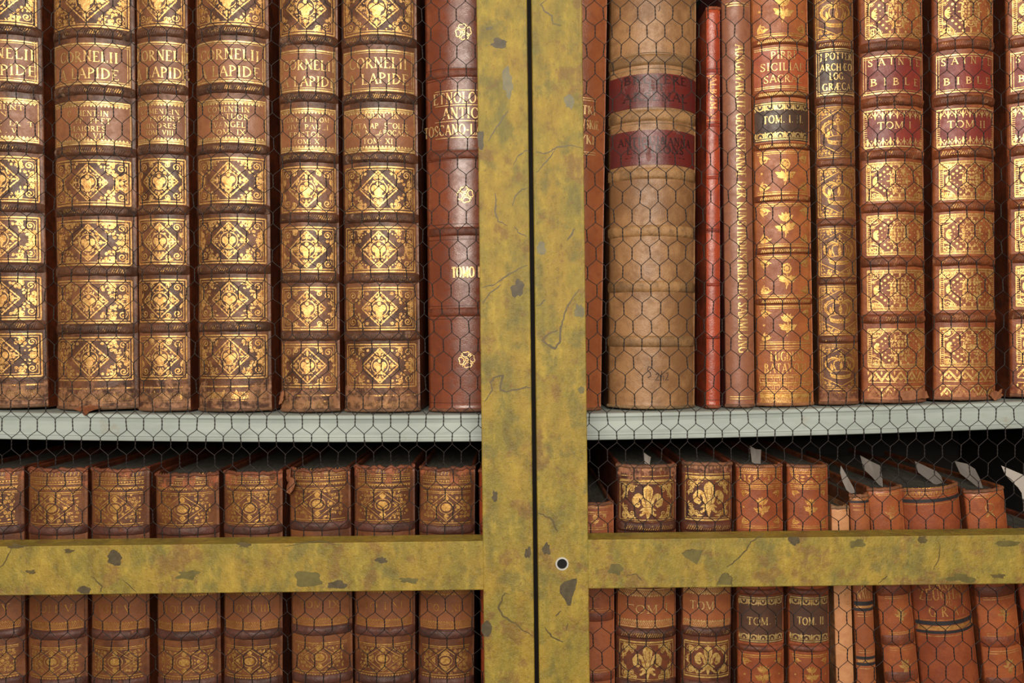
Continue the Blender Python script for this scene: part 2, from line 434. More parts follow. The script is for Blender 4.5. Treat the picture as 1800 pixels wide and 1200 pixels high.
def orn_crown(D, cx, cy, W, H, rnd, kind=0):
    D.frame(cx - W / 2, cx + W / 2, cy - H / 2, cy + H / 2, .0008, .0016, .0005)
    X = lambda x: cx + x * W; Y = lambda y: cy + y * H
    for dy, rx in ((-.20, .25), (-.14, .27), (-.17, .26)): D.ring((cx, Y(dy)), rx * W, .055 * H, .0009 if dy != -.17 else .0006, 14, PI, 2 * PI)
    D.ring((cx, Y(-.13)), .27 * W, .05 * H, .0006, 12, 0, PI)
    for k in range(7): D.disc((X((k - 3) * .078), Y(-.215 + .008 * (k - 3) ** 2 * .5)), .0008, None, 6)
    for k in (-1, 1):
        for o, wd in ((0, .0012), (.035, .0006)):
            D.stroke([(X(k * (.27 - o)), Y(-.10)), (X(k * (.37 - o)), Y(0)), (X(k * (.38 - o)), Y(.09)), (X(k * (.31 - o)), Y(.18 - o)), (X(k * .18), Y(.22 - o)), (X(k * .03), Y(.17 - o))], wd)
        D.stroke([(X(k * .13), Y(-.08)), (X(k * .19), Y(.04)), (X(k * .17), Y(.13)), (X(k * .03), Y(.17))], .0010)
        D.leaf((X(k * .22), Y(-.09)), PI / 2 + k * -.15, H * .18, W * .075)
    D.leaf((cx, Y(-.09)), PI / 2, H * .22, W * .09); D.stroke([(cx, Y(.1)), (cx, Y(.18))], .0008)
    for k in range(-5, 6):
        a = PI / 2 + k * .3; D.disc((X(.40 * math.cos(a)), Y(.06 + .20 * math.sin(a))), .0006, None, 6)
    D.ring((cx, Y(.23)), .05 * W, .035 * H, .0009, 10); D.stroke([(cx, Y(.26)), (cx, Y(.36))], .0009); D.stroke([(X(-.055), Y(.315)), (X(.055), Y(.315))], .0008)
    for s in (-1, 1):
        D.stroke([(X(-.47), Y(s * .22)), (cx, Y(s * .43)), (X(.47), Y(s * .22))], .0007)
    pred = lambda x, y: abs(y) > H * .46 - abs(x) * .42 * H / W
    curl_field(D, cx, cy, W - .002, H - .002, pred, .0026, .0013, .0006, rnd)

def orn_bible(D, cx, cy, W, H, rnd, kind=0):
    D.frame(cx - W / 2, cx + W / 2, cy - H / 2, cy + H / 2, .0008)
    D.frame(cx - W / 2 + .0028, cx + W / 2 - .0028, cy - H / 2 + .0022, cy + H / 2 - .0022, .0005)
    n = int(W / .0012)
    for s in (-1, 1):
        for k in range(n): D.disc((cx - W / 2 + W * (k + .5) / n, cy + s * (H / 2 - .0012)), .00045, None, 5)
    n = int(H / .0017)
    for s in (-1, 1):
        for k in range(n): D.stroke([(cx + s * (W / 2 - .0005), cy - H / 2 + H * (k + .5) / n), (cx + s * (W / 2 - .0026), cy - H / 2 + H * (k + .5) / n)], .0005)
    rx, ry = min(W * .16, H * .24), H * .33
    D.ring((cx, cy), rx, ry, .0006, 20)
    curl_field(D, cx, cy, rx * 2.1, ry * 2.1, lambda x, y: (x / rx) ** 2 + (y / ry) ** 2 < 1, .0026, .0014, .0007, rnd)
    for k in range(12):
        a = k * PI / 6; D.leaf((cx + rx * math.cos(a), cy + ry * math.sin(a)), a, .003, .0013)
    D.leaf((cx, cy + ry), PI / 2, H * .12, .002); D.leaf((cx, cy - ry), -PI / 2, H * .12, .002)
    for mx in (-1, 1):
        c = (cx + mx * W * .41, cy)
        for k in range(5): D.leaf(c, (PI if mx > 0 else 0) + (k - 2) * .55, .005, .0016)
        for my in (-1, 1):
            for k in range(5):
                D.disc((cx + mx * W * (.13 + .055 * k), cy + my * H * (.40 - .075 * k)), .00105, None, 7); D.disc((cx + mx * W * (.10 + .045 * k), cy + my * H * (.30 - .06 * k)), .0006, None, 6)
            curl_field(D, cx + mx * W * .40, cy + my * H * .37, W * .17, H * .20, lambda x, y: True, .0024, .0012, .00055, rnd)
            o = (cx + mx * W * .39, cy + my * H * .36)
            D.curl(o, H * .09, math.atan2(my, mx), mx * my, .0007); D.curl((o[0] - mx * W * .1, o[1] + my * H * .02), H * .055, 0, -mx * my, .0006)
            D.curl((o[0] + mx * W * .02, o[1] - my * H * .15), H * .05, 0, mx * my, .0006); D.disc((cx + mx * W * .3, cy + my * H * .16), .0007)
            D.ring((cx + mx * W / 2, cy + my * H / 2), W * .24, H * .3, .0006, 8, *((PI, 1.5 * PI) if (mx, my) == (1, 1) else (1.5 * PI, 2 * PI) if (mx, my) == (-1, 1) else (0, PI / 2) if (mx, my) == (-1, -1) else (PI / 2, PI)))
def orn_zigzag(D, cx, cy, W, H, rnd, kind=0):
    for s in (-1, 1): D.hline(cx - W / 2, cx + W / 2, cy + s * H / 2, .0007)
    n = max(3, int(W / (H * .95))); st = W / n
    for k in range(n):
        x = cx - W / 2 + st * k
        for o, wd in ((0, .0011), (H * .17, .0006)):
            D.stroke([(x, cy - H * .42 + o), (x + st / 2, cy + H * .3 + o * .6), (x + st, cy - H * .42 + o)], wd)
        D.leaf((x + st / 2, cy - H * .38), PI / 2, H * .42, st * .16); D.leaf((x, cy + H * .42), -PI / 2, H * .36, st * .14)
        for s in (-1, 1): D.leaf((x + st / 2, cy - H * .35), PI / 2 + s * .7, H * .34, st * .11)
def orn_none(D, cx, cy, W, H, rnd, kind=0): pass
def rosette(D, cx, cy, r):
    for k in range(4):
        a = .2 + k * PI / 2; ca, sa = math.cos(a), math.sin(a)
        f = lambda p: (cx + r * (p[0] * ca - p[1] * sa), cy + r * (p[0] * sa + p[1] * ca))
        D.stroke([f(p) for p in ((.34, -.16), (.62, -.44), (.86, -.46), (.99, -.28), (.93, 0), (.99, .28), (.86, .46), (.62, .44), (.34, .16), (.40, 0), (.34, -.16))], .0008, None, .01)
        D.stroke([f(p) for p in ((.50, .50), (.70, .70))], .0007)
    D.ring((cx, cy), r * .19, r * .19, .0008, 10)

ORN = dict(diamond=orn_diamond, lattice=orn_lattice, sprig=orn_sprig, fleur=orn_fleur, crown=orn_crown, bible=orn_bible, zigzag=orn_zigzag)

# --- a small roman capital alphabet drawn as strokes (T thick, t thin); serifs where a straight stem ends
def arc(cx, cy, rx, ry, a0, a1, n=9):
    return [(cx + rx * math.cos(math.radians(a0 + (a1 - a0) * k / n)), cy + ry * math.sin(math.radians(a0 + (a1 - a0) * k / n))) for k in range(n + 1)]
def stem(x): return ([(x, 0), (x, 1)], 'T', 1)
G = {
 'A': (.80, [([(.08, 0), (.40, 1)], 't', 1), ([(.40, 1), (.74, 0)], 'T', 2), ([(.2, .35), (.6, .35)], 't', 0)]),
 'B': (.66, [stem(.14), (arc(.14, .75, .36, .25, 90, -90), 'm', 0), (arc(.14, .26, .44, .26, 90, -90), 'm', 0)]),
 'C': (.74, [(arc(.42, .5, .34, .5, 48, 312, 12), 'm', 0), ([(.66, .72), (.66, 1)], 't', 0), ([(.66, .05), (.66, .25)], 't', 0)]),
 'D': (.80, [stem(.14), (arc(.14, .5, .56, .5, 90, -90, 12), 'm', 0)]),
 'E': (.62, [stem(.14), ([(.14, 1), (.54, 1), (.54, .84)], 't', 0), ([(.14, 0), (.57, 0), (.57, .17)], 't', 0), ([(.14, .52), (.42, .52)], 't', 0)]),
 'F': (.58, [stem(.14), ([(.14, 1), (.54, 1), (.54, .84)], 't', 0), ([(.14, .52), (.42, .52)], 't', 0)]),
 'G': (.80, [(arc(.42, .5, .34, .5, 48, 320, 12), 'm', 0), ([(.68, 0.02), (.68, .4)], 'T', 0), ([(.54, .42), (.78, .42)], 't', 0)]),
 'H': (.80, [stem(.14), stem(.66), ([(.14, .52), (.66, .52)], 't', 0)]),
 'I': (.34, [stem(.17)]),
 'J': (.40, [([(.24, 1), (.24, .1), (.16, -.08), (.04, -.08)], 'm', 0), ([(.12, 1), (.36, 1)], 't', 0)]),
 'K': (.76, [stem(.14), ([(.62, 1), (.18, .46)], 't', 0), ([(.28, .58), (.68, 0)], 'T', 2)]),
 'L': (.60, [stem(.14), ([(.14, 0), (.56, 0), (.56, .2)], 't', 0)]),
 'M': (.96, [([(.12, 0), (.14, 1)], 't', 1), ([(.14, 1), (.46, .06)], 'T', 0), ([(.46, .06), (.78, 1)], 't', 0), stem(.80)]),
 'N': (.82, [([(.14, 0), (.14, 1)], 't', 1), ([(.14, 1), (.68, 0)], 'T', 0), ([(.68, 0), (.68, 1)], 't', 1)]),
 'O': (.82, [(arc(.41, .5, .34, .5, 0, 360, 16), 'm', 0)]),
 'P': (.62, [stem(.14), (arc(.14, .73, .40, .27, 90, -90), 'm', 0)]),
 'Q': (.82, [(arc(.41, .5, .34, .5, 0, 360, 16), 'm', 0), ([(.42, .12), (.78, -.16)], 'T', 0)]),
 'R': (.72, [stem(.14), (arc(.14, .75, .38, .25, 90, -90), 'm', 0), ([(.30, .5), (.66, 0)], 'T', 2)]),
 'S': (.58, [([(.48, .80), (.46, .94), (.30, 1), (.14, .93), (.09, .77), (.17, .62), (.40, .42), (.49, .25), (.43, .08), (.27, 0), (.11, .06), (.08, .22)], 'm', 0)]),
 'T': (.68, [stem(.34), ([(.04, .82), (.04, 1), (.64, 1), (.64, .82)], 't', 0)]),
 'U': (.78, [([(.14, 1), (.14, .25), (.26, .03), (.44, 0), (.60, .1), (.64, .3)], 'm', 0), ([(.64, .3), (.64, 1)], 't', 1), ([(.03, 1), (.25, 1)], 't', 0)]),
 'V': (.76, [([(.08, 1), (.38, 0)], 'T', 2), ([(.38, 0), (.68, 1)], 't', 2)]),
 'W': (1.04, [([(.06, 1), (.30, 0)], 'T', 2), ([(.30, 0), (.50, .9)], 't', 0), ([(.50, .9), (.74, 0)], 'T', 0), ([(.74, 0), (.98, 1)], 't', 2)]),
 'X': (.74, [([(.08, 1), (.66, 0)], 'T', 1), ([(.64, 1), (.08, 0)], 't', 1)]),
 'Y': (.74, [([(.06, 1), (.37, .5)], 'T', 2), ([(.68, 1), (.37, .5)], 't', 2), ([(.37, 0), (.37, .5)], 'T', 2)]),
 'Z': (.66, [([(.08, .82), (.08, 1), (.58, 1)], 't', 0), ([(.58, 1), (.08, 0)], 'T', 0), ([(.08, 0), (.60, 0), (.60, .2)], 't', 0)]),
 '2': (.56, [([(.08, .78), (.16, .96), (.32, 1), (.46, .88), (.46, .68), (.08, 0), (.50, 0)], 'm', 0)]),
 '4': (.56, [([(.40, 0), (.40, 1), (.04, .3), (.54, .3)], 'm', 0)]),
 '6': (.56, [([(.48, .96), (.26, .86), (.1, .55), (.1, .22), (.28, 0), (.46, .16), (.46, .38), (.28, .54), (.12, .4)], 'm', 0)]),
 '9': (.56, [([(.44, .6), (.28, .46), (.12, .62), (.12, .82), (.28, 1), (.46, .8), (.44, .4), (.3, .1), (.12, .04)], 'm', 0)]),
 '.': (.26, [([(.08, .07), (.18, .07)], 'D', 0)]), ':': (.26, [([(.08, .07), (.18, .07)], 'D', 0), ([(.08, .6), (.18, .6)], 'D', 0)]),
 '-': (.40, [([(.06, .42), (.34, .42)], 'm', 0)]),
 '&': (.82, [([(.74, .5), (.52, .06), (.28, 0), (.10, .18), (.18, .42), (.46, .72), (.42, .94), (.26, .98), (.20, .8), (.72, 0)], 'm', 0)]),
 ' ': (.40, []),
}
G['Æ'] = (1.1, [([(.06, 0), (.52, 1)], 't', 1), ([(.54, 0), (.54, 1)], 'T', 1), ([(.54, 1), (.98, 1), (.98, .84)], 't', 0), ([(.54, 0), (1.0, 0), (1.0, .17)], 't', 0), ([(.54, .52), (.86, .52)], 't', 0), ([(.22, .35), (.54, .35)], 't', 0)])
G['Ä'] = (.80, G['A'][1] + [([(.2, 1.14), (.3, 1.14)], 'D', 0), ([(.5, 1.14), (.6, 1.14)], 'D', 0)])
def text(D, s, cx, cy, h, W=None, vert=False, bold=1.0, space=.10, drop=0.0, rnd=None, flip=False):
    tot = sum(G[c][0] + space for c in s) - space
    kx = h if W is None else W / tot
    x = -tot * kx / 2; wdT = .17 * h * bold; wdt = .075 * h * bold
    for c in s:
        wd, st = G[c]
        ju = (rnd.uniform(-.05, .05) * h) if rnd else 0
        for pts, k, ser in st:
            if rnd and rnd.random() < drop: continue
            lw = dict(T=wdT, t=wdt, m=wdT * .78, D=.14 * h * bold)[k]
            if vert: f = lambda p: (cx + (p[1] - .5) * h, cy - (x + p[0] * kx))
            else: f = lambda p: (cx + x + p[0] * kx, cy + (p[1] - .5) * h + ju)
            q = [f(p) for p in pts]
            ws = [lw] * len(q)
            if k == 'm' and len(pts) > 5:   # swelling curve: thicker at the sides
                ws = []
                for i in range(len(pts)):
                    a = pts[max(0, i - 1)]; b = pts[min(len(pts) - 1, i + 1)]
                    dx, dy = abs(b[0] - a[0]), abs(b[1] - a[1]); ws.append(wdt + (wdT - wdt) * dy / (math.hypot(dx, dy) + 1e-9))
            D.stroke(q, ws)
            if ser:
                ends = [pts[0], pts[-1]]
                for e in ends:
                    if ser == 2 and not (e[1] in (0, 1) and e is (pts[0] if pts[0][1] == (1 if pts[-1][1] != 1 else 0) else pts[-1]) or e[1] in (0, 1) and c not in 'AKR' or e[1] == 0 and c in 'AKR'): continue
                    if e[1] in (0, 1) and not (c in 'VW' and e[1] == 0) and not (c == 'A' and e[1] == 1):
                        D.stroke([f((e[0] - .12, e[1])), f((e[0] + .12, e[1]))], wdt)
        x += (wd + space) * kx

# ------------------------------------------------------------------ books
class BookSurf:
    def __init__(s, w, b, seed, amp=.00025):
        s.hw = w / 2; s.th = 2 * math.atan(b / s.hw); s.R = s.hw / math.sin(s.th); s.U = s.R * s.th; s.b = b; s.seed = seed; s.amp = amp
    def __call__(s, u, v, lift=0.0):
        a = u / s.R; n = noise.noise(Vector((u * 60 + s.seed * 7.7, v * 60, s.seed))) * s.amp
        r = s.R + lift + n
        return (r * math.sin(a), s.R - r * math.cos(a), v)

SHELF_D = 0.0
def shelf_z(x):   # sagging upper shelf (top surface)
    px = 900 + (x) / ((0.010 - CAM_Y - .02) / FPX)
    y = 725.5 - 13 * ((px - 930) / 900) ** 2 - 600
    return -y * (0 - CAM_Y) / FPX

NBOOK = [0]
def make_book(label, group, xt, xb, ytop, spec, front=0.0, base_z=None, depth=.23, pxy=(0, 720), b=None, height=None, name='leather_bound_book'):
    """xt/xb: left+right pixel edges at rows pxy; ytop: pixel row of the head; spec: dict"""
    NBOOK[0] += 1; seed = NBOOK[0] * 1.37; rnd = random.Random(NBOOK[0] * 11 + 5)
    Yc = front + .008
    l0, r0 = at(xt[0], pxy[0], Yc), at(xt[1], pxy[0], Yc); l1, r1 = at(xb[0], pxy[1], Yc), at(xb[1], pxy[1], Yc)
    w = ((r0[0] - l0[0]) + (r1[0] - l1[0])) / 2
    ct = ((l0[0] + r0[0]) / 2, (l0[1] + r0[1]) / 2); cb = ((l1[0] + r1[0]) / 2, (l1[1] + r1[1]) / 2)
    lean = math.atan2(ct[0] - cb[0], ct[1] - cb[1])
    bz = base_z if base_z is not None else min(shelf_z(cb[0] - w / 2), shelf_z(cb[0] + w / 2), shelf_z(cb[0]))
    if base_z is None: bz = max(shelf_z(cb[0] - w / 2), shelf_z(cb[0] + w / 2)) + .0002
    if base_z is not None: bz = base_z + w / 2 * abs(math.sin(lean)) + .0003
    bx = cb[0] + (bz - cb[1]) * math.tan(lean)
    hz = (at((xt[0] + xt[1]) / 2, ytop, Yc)[1] - bz) / math.cos(lean) if height is None else height
    root = empty(name, (bx, front, bz), (0, lean, 0)); tag(root, label, 'book', group)
    if b is None: b = w / 2 * .36
    sf = BookSurf(w, b, seed, spec.get('amp', .00025))
    def zz(py):
        pxm = xb[0] + (xb[1] - xb[0]) / 2 + ((xt[0] + xt[1]) - (xb[0] + xb[1])) / 2 * (pxy[1] - py) / (pxy[1] - pxy[0])
        return (at(pxm, py, front)[1] - bz) / math.cos(lean)
    # materials
    base, dark, worn = spec['col']
    kw = dict(seed=seed, tail=spec.get('tail', 0), head=(hz - spec['head'] if 'head' in spec else None), bumpy=spec.get('bump', .5), rough=spec.get('rough', .42), wear=spec.get('wear', .5), mott=spec.get('mott', .5), spec=spec.get('spec', .45))
    LE = leather('spine_leather', srgb(*base), srgb(*dark), srgb(*worn), **kw)
    GO = leather('gilt_tooling', srgb(*base), srgb(*dark), srgb(*worn), gold=spec.get('gold', .95), goldwear=spec.get('gw', .4), gcol=spec.get('gcol', (242, 190, 118)), **kw)
    side = spec.get('side', tuple(int(c * .85) for c in base))
    SD = leather('cover_leather', srgb(*side), srgb(*[int(c * .5) for c in side]), srgb(*[int(c * .7) for c in worn]), seed=seed + 3, wear=.3, rough=.5, bumpy=.6)
    bcol = spec.get('bandcol', dark)
    BD = leather('band_leather', srgb(*bcol), srgb(*[int(c * .6) for c in bcol]), srgb(*spec.get('bandworn', worn)), seed=seed + 5, wear=spec.get('bandwear', .75), rough=.5, bumpy=.9)
    wl = [int(c * .78) for c in spec.get('capcol', worn)]
    CP = leather('cap_leather', srgb(*wl), srgb(*[int(c * .6) for c in wl]), srgb(*worn), seed=seed + 6, wear=.4, rough=.6, bumpy=1.0)
    BG = leather('band_gilt', srgb(*bcol), srgb(*[int(c * .6) for c in bcol]), srgb(*spec.get('bandworn', worn)), seed=seed + 5, wear=.5, rough=.5, bumpy=.9, gold=.8, goldwear=spec.get('bandgw', .6))
    # spine shell
    D = Deco(sf); mb = D.mb
    nu = 22; nv = int(hz / .006); U = sf.U; T = .0022
    lip = .0016
    rgd = spec.get('ragged', .0006)
    def zj(j, i):
        z = .0008 + (hz - .0016) * j / nv; nn = noise.noise(Vector((i * .55, seed * 4, 0)))
        return z + (nn * rgd if j >= nv - 1 else 0) + (abs(nn) * rgd if j == 0 else 0)
    vs = []
    for j in range(nv + 1):
        for i in range(nu + 1): vs.append(sf(-U + 2 * U * i / nu, zj(j, i), 0))
    o2 = len(vs)
    for j in range(nv + 1):
        for i in range(nu + 1): vs.append(sf(-U + 2 * U * i / nu, zj(j, i), -T))
    fs = []; k = nu + 1
    for j in range(nv):
        for i in range(nu):
            a = j * k + i; fs.append((a, a + 1, a + k + 1, a + k)); fs.append((o2 + a, o2 + a + k, o2 + a + k + 1, o2 + a + 1))
    for j in range(nv):
        for i in (0, nu):
            a = j * k + i; fs.append((a, a + k, o2 + a + k, o2 + a))
    for i in range(nu):
        for j in (0, nv):
            a = j * k + i; fs.append((a, a + 1, o2 + a + 1, o2 + a))
    mb.add(vs, fs, 0)
    # rolled head and tail caps
    capm = MB()
    for zc, nm in ((hz - .0022, 1), (.0022, 0)):
        rc = .0017; cv = []; n = 8
        for i in range(nu + 1):
            u = -U + 2 * U * i / nu
            rg = rc * (1 + .22 * noise.noise(Vector((u * 400, zc * 50, seed * 3))))
            zr = (noise.noise(Vector((i * .55, seed * 4, 0))) * rgd) if nm else 0
            for q in range(n):
                a = 2 * PI * q / n; cv.append(sf(u, zc + zr + rg * math.sin(a), -.0009 + rg * 1.05 * math.cos(a)))
        cf = [(i * n + q, i * n + (q + 1) % n, (i + 1) * n + (q + 1) % n, (i + 1) * n + q) for i in range(nu) for q in range(n)]
        mb.add(cv, cf, 3)
    # tooling
    for e in spec['parts']:
        kd = e[0]
        if kd == 'orn':
            _, st, y0, y1 = e[:4]; zt, zb = zz(y0), zz(y1); W = 2 * U * spec.get('ow', .90); kx = e[4] if len(e) > 4 else 0
            ORN[st](D, spec.get('ox', 0) * U, (zt + zb) / 2, W, zt - zb, rnd, kx)
        elif kd == 'fn': e[1](D, sf, zz, rnd)
    D.mb.build('spine', [LE, GO, spec.get('ink', LE), CP], root, True)
    # bands
    for y in spec.get('bands', []):
        zc = zz(y); hb = spec.get('bh', .0032); pb = spec.get('bp', .0026); q = MB(); n = 9; cv = []; ue = U * 1.0
        for i in range(31):
            u = -ue + 2 * ue * i / 30; f = abs(i - 15) / 15; pe = pb * (1 - max(0, f - .82) * 4.5)
            for t in range(n):
                s_ = -1 + 2 * t / (n - 1)
                ng = noise.noise(Vector((u * 180 + seed, zc * 100 + s_ * 1.5, seed * 2))) * .22 * spec.get('brag', 1)
                cv.append(sf(u, zc + hb * s_ * (1 + ng * .4), -.0004 + pe * math.sqrt(max(0, 1 - s_ * s_)) * (1 + ng)))
        q.add(cv, [(i * n + t, (i + 1) * n + t, (i + 1) * n + t + 1, i * n + t + 1) for i in range(30) for t in range(n - 1)], 0)
        if spec.get('bandhatch'):
            d2 = Deco(lambda u, v, l: sf(u, v, -.0003 + pb * 1.12 * math.sqrt(max(0, 1 - min(1, abs(v - zc) / hb) ** 2)) + l * .2)); d2.mb = q
            hatch(d2, 0, zc - hb * .45, 2 * U * .76, hb * .8, spec.get('bhs', .0017), .5, .0008)
        q.build('raised_band', [BD, BG], root, True)
    # labels
    for lb in spec.get('labels', []):
        c1, c2 = lb['col']; y0, y1 = lb['y']; zt, zb = zz(y0), zz(y1); ku = lb.get('w', .92)
        LL = leather('label_leather', srgb(*c1), srgb(*c2), srgb(*lb.get('worn', base)), seed=seed + y0 * .1, wear=lb.get('wear', .35), rough=lb.get('rough', .42), bumpy=.35, spec=.45)
        LG = leather('label_gilt', srgb(*c1), srgb(*c2), srgb(*lb.get('worn', base)), seed=seed + y0 * .1, wear=lb.get('wear', .35), rough=.42, bumpy=.35, gold=lb.get('gold', .95), goldwear=lb.get('gw', .32) - .10, gcol=lb.get('gcol', (246, 210, 140)))
        d = Deco(sf); d.lift = .00035; d.rect(-U * ku, U * ku, zb, zt, 0); d.lift = .0006
        LX = []
        W = 2 * U * ku * .97
        if 'ox' in spec: pass
        bd = lb.get('border')
        if bd == 'double':
            d.hline(-W / 2, W / 2, zt - .0012, .0011); d.hline(-W / 2, W / 2, zb + .0012, .0011)
            d.hline(-W / 2, W / 2, zt - .003, .0004); d.hline(-W / 2, W / 2, zb + .003, .0004)
            for s in (-1, 1): d.stroke([(s * W / 2, zb), (s * W / 2, zt)], .0006); d.stroke([(s * (W / 2 - .0018), zb), (s * (W / 2 - .0018), zt)], .0004)
        elif bd == 'saw':
            for s, z in ((-1, zt), (1, zb)):
                d.hline(-W / 2, W / 2, z + s * .0010, .0011); d.hline(-W / 2, W / 2, z + s * .0026, .0007); sawtooth(d, 0, z + s * .0034, W * .96, .0021, s, .0026)
            for s in (-1, 1): d.stroke([(s * W / 2, zb), (s * W / 2, zt)], .0005)
        elif bd == 'scallop': scallop(d, 0, zt - .0012, W, .0075, -1); scallop(d, 0, zb + .0012, W, .0075, 1)
        elif bd == 'fringe': 
            fringe(d, 0, zt - .001, W, .0072, -1); fringe(d, 0, zb + .001, W, .0072, 1)
            d.frame(-W / 2, W / 2, zb + .0006, zt - .0006, .0006)
            for s in (-1, 1):
                for k2 in range(int((zt - zb) / .0018)): d.stroke([(s * W / 2, zb + k2 * .0018), (s * (W / 2 - .0024), zb + k2 * .0018)], .0005)
        elif bd == 'rules': 
            for z in (zt - .0008, zt - .0022, zb + .0008, zb + .0022): d.hline(-W / 2, W / 2, z, .0006)
        elif bd == 'band':
            for s, z in ((-1, zt), (1, zb)):
                d.hline(-W / 2, W / 2, z + s * .001, .0008); d.hline(-W / 2, W / 2, z + s * .0055, .0004); hatch(d, 0, z + (s * .002 if s > 0 else -.005), W, .003, .0015, .6, .0005)
                sawtooth(d, 0, z + s * .006, W, .0012, s)
        for tx in lb.get('text', []):
            s_, yc, hp, wf = tx[:4]
            d.m = 1 if len(tx) < 6 else tx[5]
            text(d, s_, (tx[4] if len(tx) > 4 and tx[4] else 0) * U, zz(yc), hp * .00047, wf * 2 * U, rnd=rnd, drop=lb.get('drop', 0), bold=lb.get('bold', 1))
            d.m = 1
        if 'fn' in lb: lb['fn'](d, sf, zz, rnd)
        d.mb.build(lb.get('name', 'title_label'), [LL, LG] + ([lb['ink']] if 'ink' in lb else []), root, True)
    # boards and page block
    by0 = sf.b + .0004; tb = min(.0035, w * .12)
    for s in (-1, 1):
        q = MB(); x0 = s * (sf.hw - .0004); x1 = s * (sf.hw - tb)
        nb = 14; vs = []; hh = 0
        q.box(min(x0, x1), max(x0, x1), by0 + .0006, depth, 0.0, hz, 0, .0009)
        # leather joint ridge running up the board beside the spine
        pts = [(x0 - s * .0014 + s * .0004 * noise.noise(Vector((z * 60, seed, s))), by0 + .0012, z) for z in [hz * t / 24 for t in range(25)]]
        pts[0] = (pts[0][0], pts[0][1], .0006); pts[-1] = (pts[-1][0], pts[-1][1], hz - .0006)
        q.tube(pts, .0017, 8, 0)
        q.build('cover', [SD], root, False)
    q = MB(); q.box(-sf.hw + tb, sf.hw - tb, sf.b * .75 + .004, depth - .004, .0025, hz - spec.get('square', .004), 0)
    q.build('page_block', [spec.get('pages', PAGES)], root)
    return root, sf, zz, hz

# ================================================================== the bookcase
case = empty('bookcase', (0, 0.12, -0.62)); tag(case, 'tall glassless bookcase with grey painted shelf and two brass framed wire doors', 'bookcase')
def cpart(mb, name, mats, smooth=False, parent=None, label=None):
    o = mb.build(name, mats, None, smooth); o.parent = parent or case
    if not parent: o.location = (0, -0.12, 0.62)
    if label: o['label'] = label
    return o
HALF = .545; BACK = .285
LOW_Z = -.400
TOPSH = .345
q = MB(); q.box(-HALF, HALF, BACK, BACK + .015, -.62, .60); cpart(q, 'back_panel', [CASE])
for s in (-1, 1):
    q = MB(); q.box(min(s * HALF, s * (HALF + .02)), max(s * HALF, s * (HALF + .02)), -.045, BACK + .015, -.62, .60); cpart(q, 'side_panel', [CASE])
q = MB(); q.box(-HALF, HALF, -.045, BACK, .58, .60); cpart(q, 'top_panel', [CASE])
q = MB(); q.box(-HALF, HALF, -.03, BACK, -.62, -.60); cpart(q, 'base_panel', [CASE])
def shelf_mesh(zf, sag):
    prof = [(BACK, 0), (-.0085, 0), (-.0100, -.0006), (-.0104, -.0030), (-.0094, -.0042), (-.0090, -.0070), (-.0095, -.0105), (-.0108, -.0140), (-.0122, -.0165), (-.0126, -.0178),
            (-.0146, -.0182), (-.0148, -.0192), (-.0148, -.0212), (-.0140, -.0218), (BACK, -.0218)]
    q = MB(); n = 60; vs = []
    for i in range(n + 1):
        x = -HALF + 2 * HALF * i / n; z = zf(x)
        for (y, dz) in prof: vs.append((x, y, z + dz))
    k = len(prof)
    fs = [(i * k + j, (i + 1) * k + j, (i + 1) * k + (j + 1) % k, i * k + (j + 1) % k) for i in range(n) for j in range(k)]
    fs += [tuple(range(k)), tuple(n * k + j for j in range(k - 1, -1, -1))]
    q.add(vs, fs); return q
cpart(shelf_mesh(shelf_z, 1), 'shelf', [SHELF], label='grey painted shelf sagging under the tall books')
cpart(shelf_mesh(lambda x: LOW_Z, 0), 'shelf', [SHELF])
cpart(shelf_mesh(lambda x: TOPSH + .0218, 0), 'shelf', [SHELF])

# ---- doors
YF, YB = -.070, -.050
def dX(px, py=600): return at(px, py, YF)[0]
def dZ(px, py): return at(px, py, YF)[1]
gapL = at(933.0, 600, YF)[0]; gapR = at(941.0, 600, YF)[0]
stL = at(844.5, 600, YF)[0]; stR = at(1030.0, 600, YF)[0]
railT = (dZ(850, 952.5) + dZ(0, 959)) / 2; railB = (dZ(850, 1037) + dZ(0, 1046)) / 2
DT, DB = .50, -.56; DW = .545
class Flat:
    def __call__(s, u, v, lift=0): return (u, YF - lift, v)
def veins(D, lst):
    for pts, wpx in lst:
        P = [at(x, y, YF) for x, y in pts]
        # jitter between
        Q = []; rn = random.Random(int(pts[0][0] * 7 + pts[0][1]))
        for a, b in zip(P[:-1], P[1:]):
            for k in range(4):
                f = k / 4; Q.append((a[0] + (b[0] - a[0]) * f + rn.uniform(-1, 1) * .0004, a[1] + (b[1] - a[1]) * f + rn.uniform(-1, 1) * .0004))
        Q.append(P[-1]); ww = wpx * .00042
        D.stroke(Q, [ww * (.35 + .65 * math.sin(PI * (i + .5) / len(Q))) * rn.uniform(.7, 1.3) for i in range(len(Q))])
def blob(D, cx, cy, rx, ry, m, seed, pts=None, rag=.45):
    rn = random.Random(seed)
    if pts: P = [at(x, y, YF) for x, y in pts]; c = at(cx, cy, YF)
    else:
        P = []; c = at(cx, cy, YF)
        for k in range(26):
            a = 2 * PI * k / 26; r = 1 + rag * 1.3 * noise.noise(Vector((1.6 * math.cos(a), 1.6 * math.sin(a), seed * 3.3))) + rn.uniform(-.06, .06); P.append(at(cx + rx * r * math.cos(a), cy + ry * r * math.sin(a), YF))
    # subdivide edge raggedly
    Q = []
    for a, b in zip(P, P[1:] + P[:1]):
        for k in range(3):
            f = k / 3; Q.append((a[0] + (b[0] - a[0]) * f + rn.uniform(-1, 1) * .00016, a[1] + (b[1] - a[1]) * f + rn.uniform(-1, 1) * .00016))
    D.fan(c, Q, m)
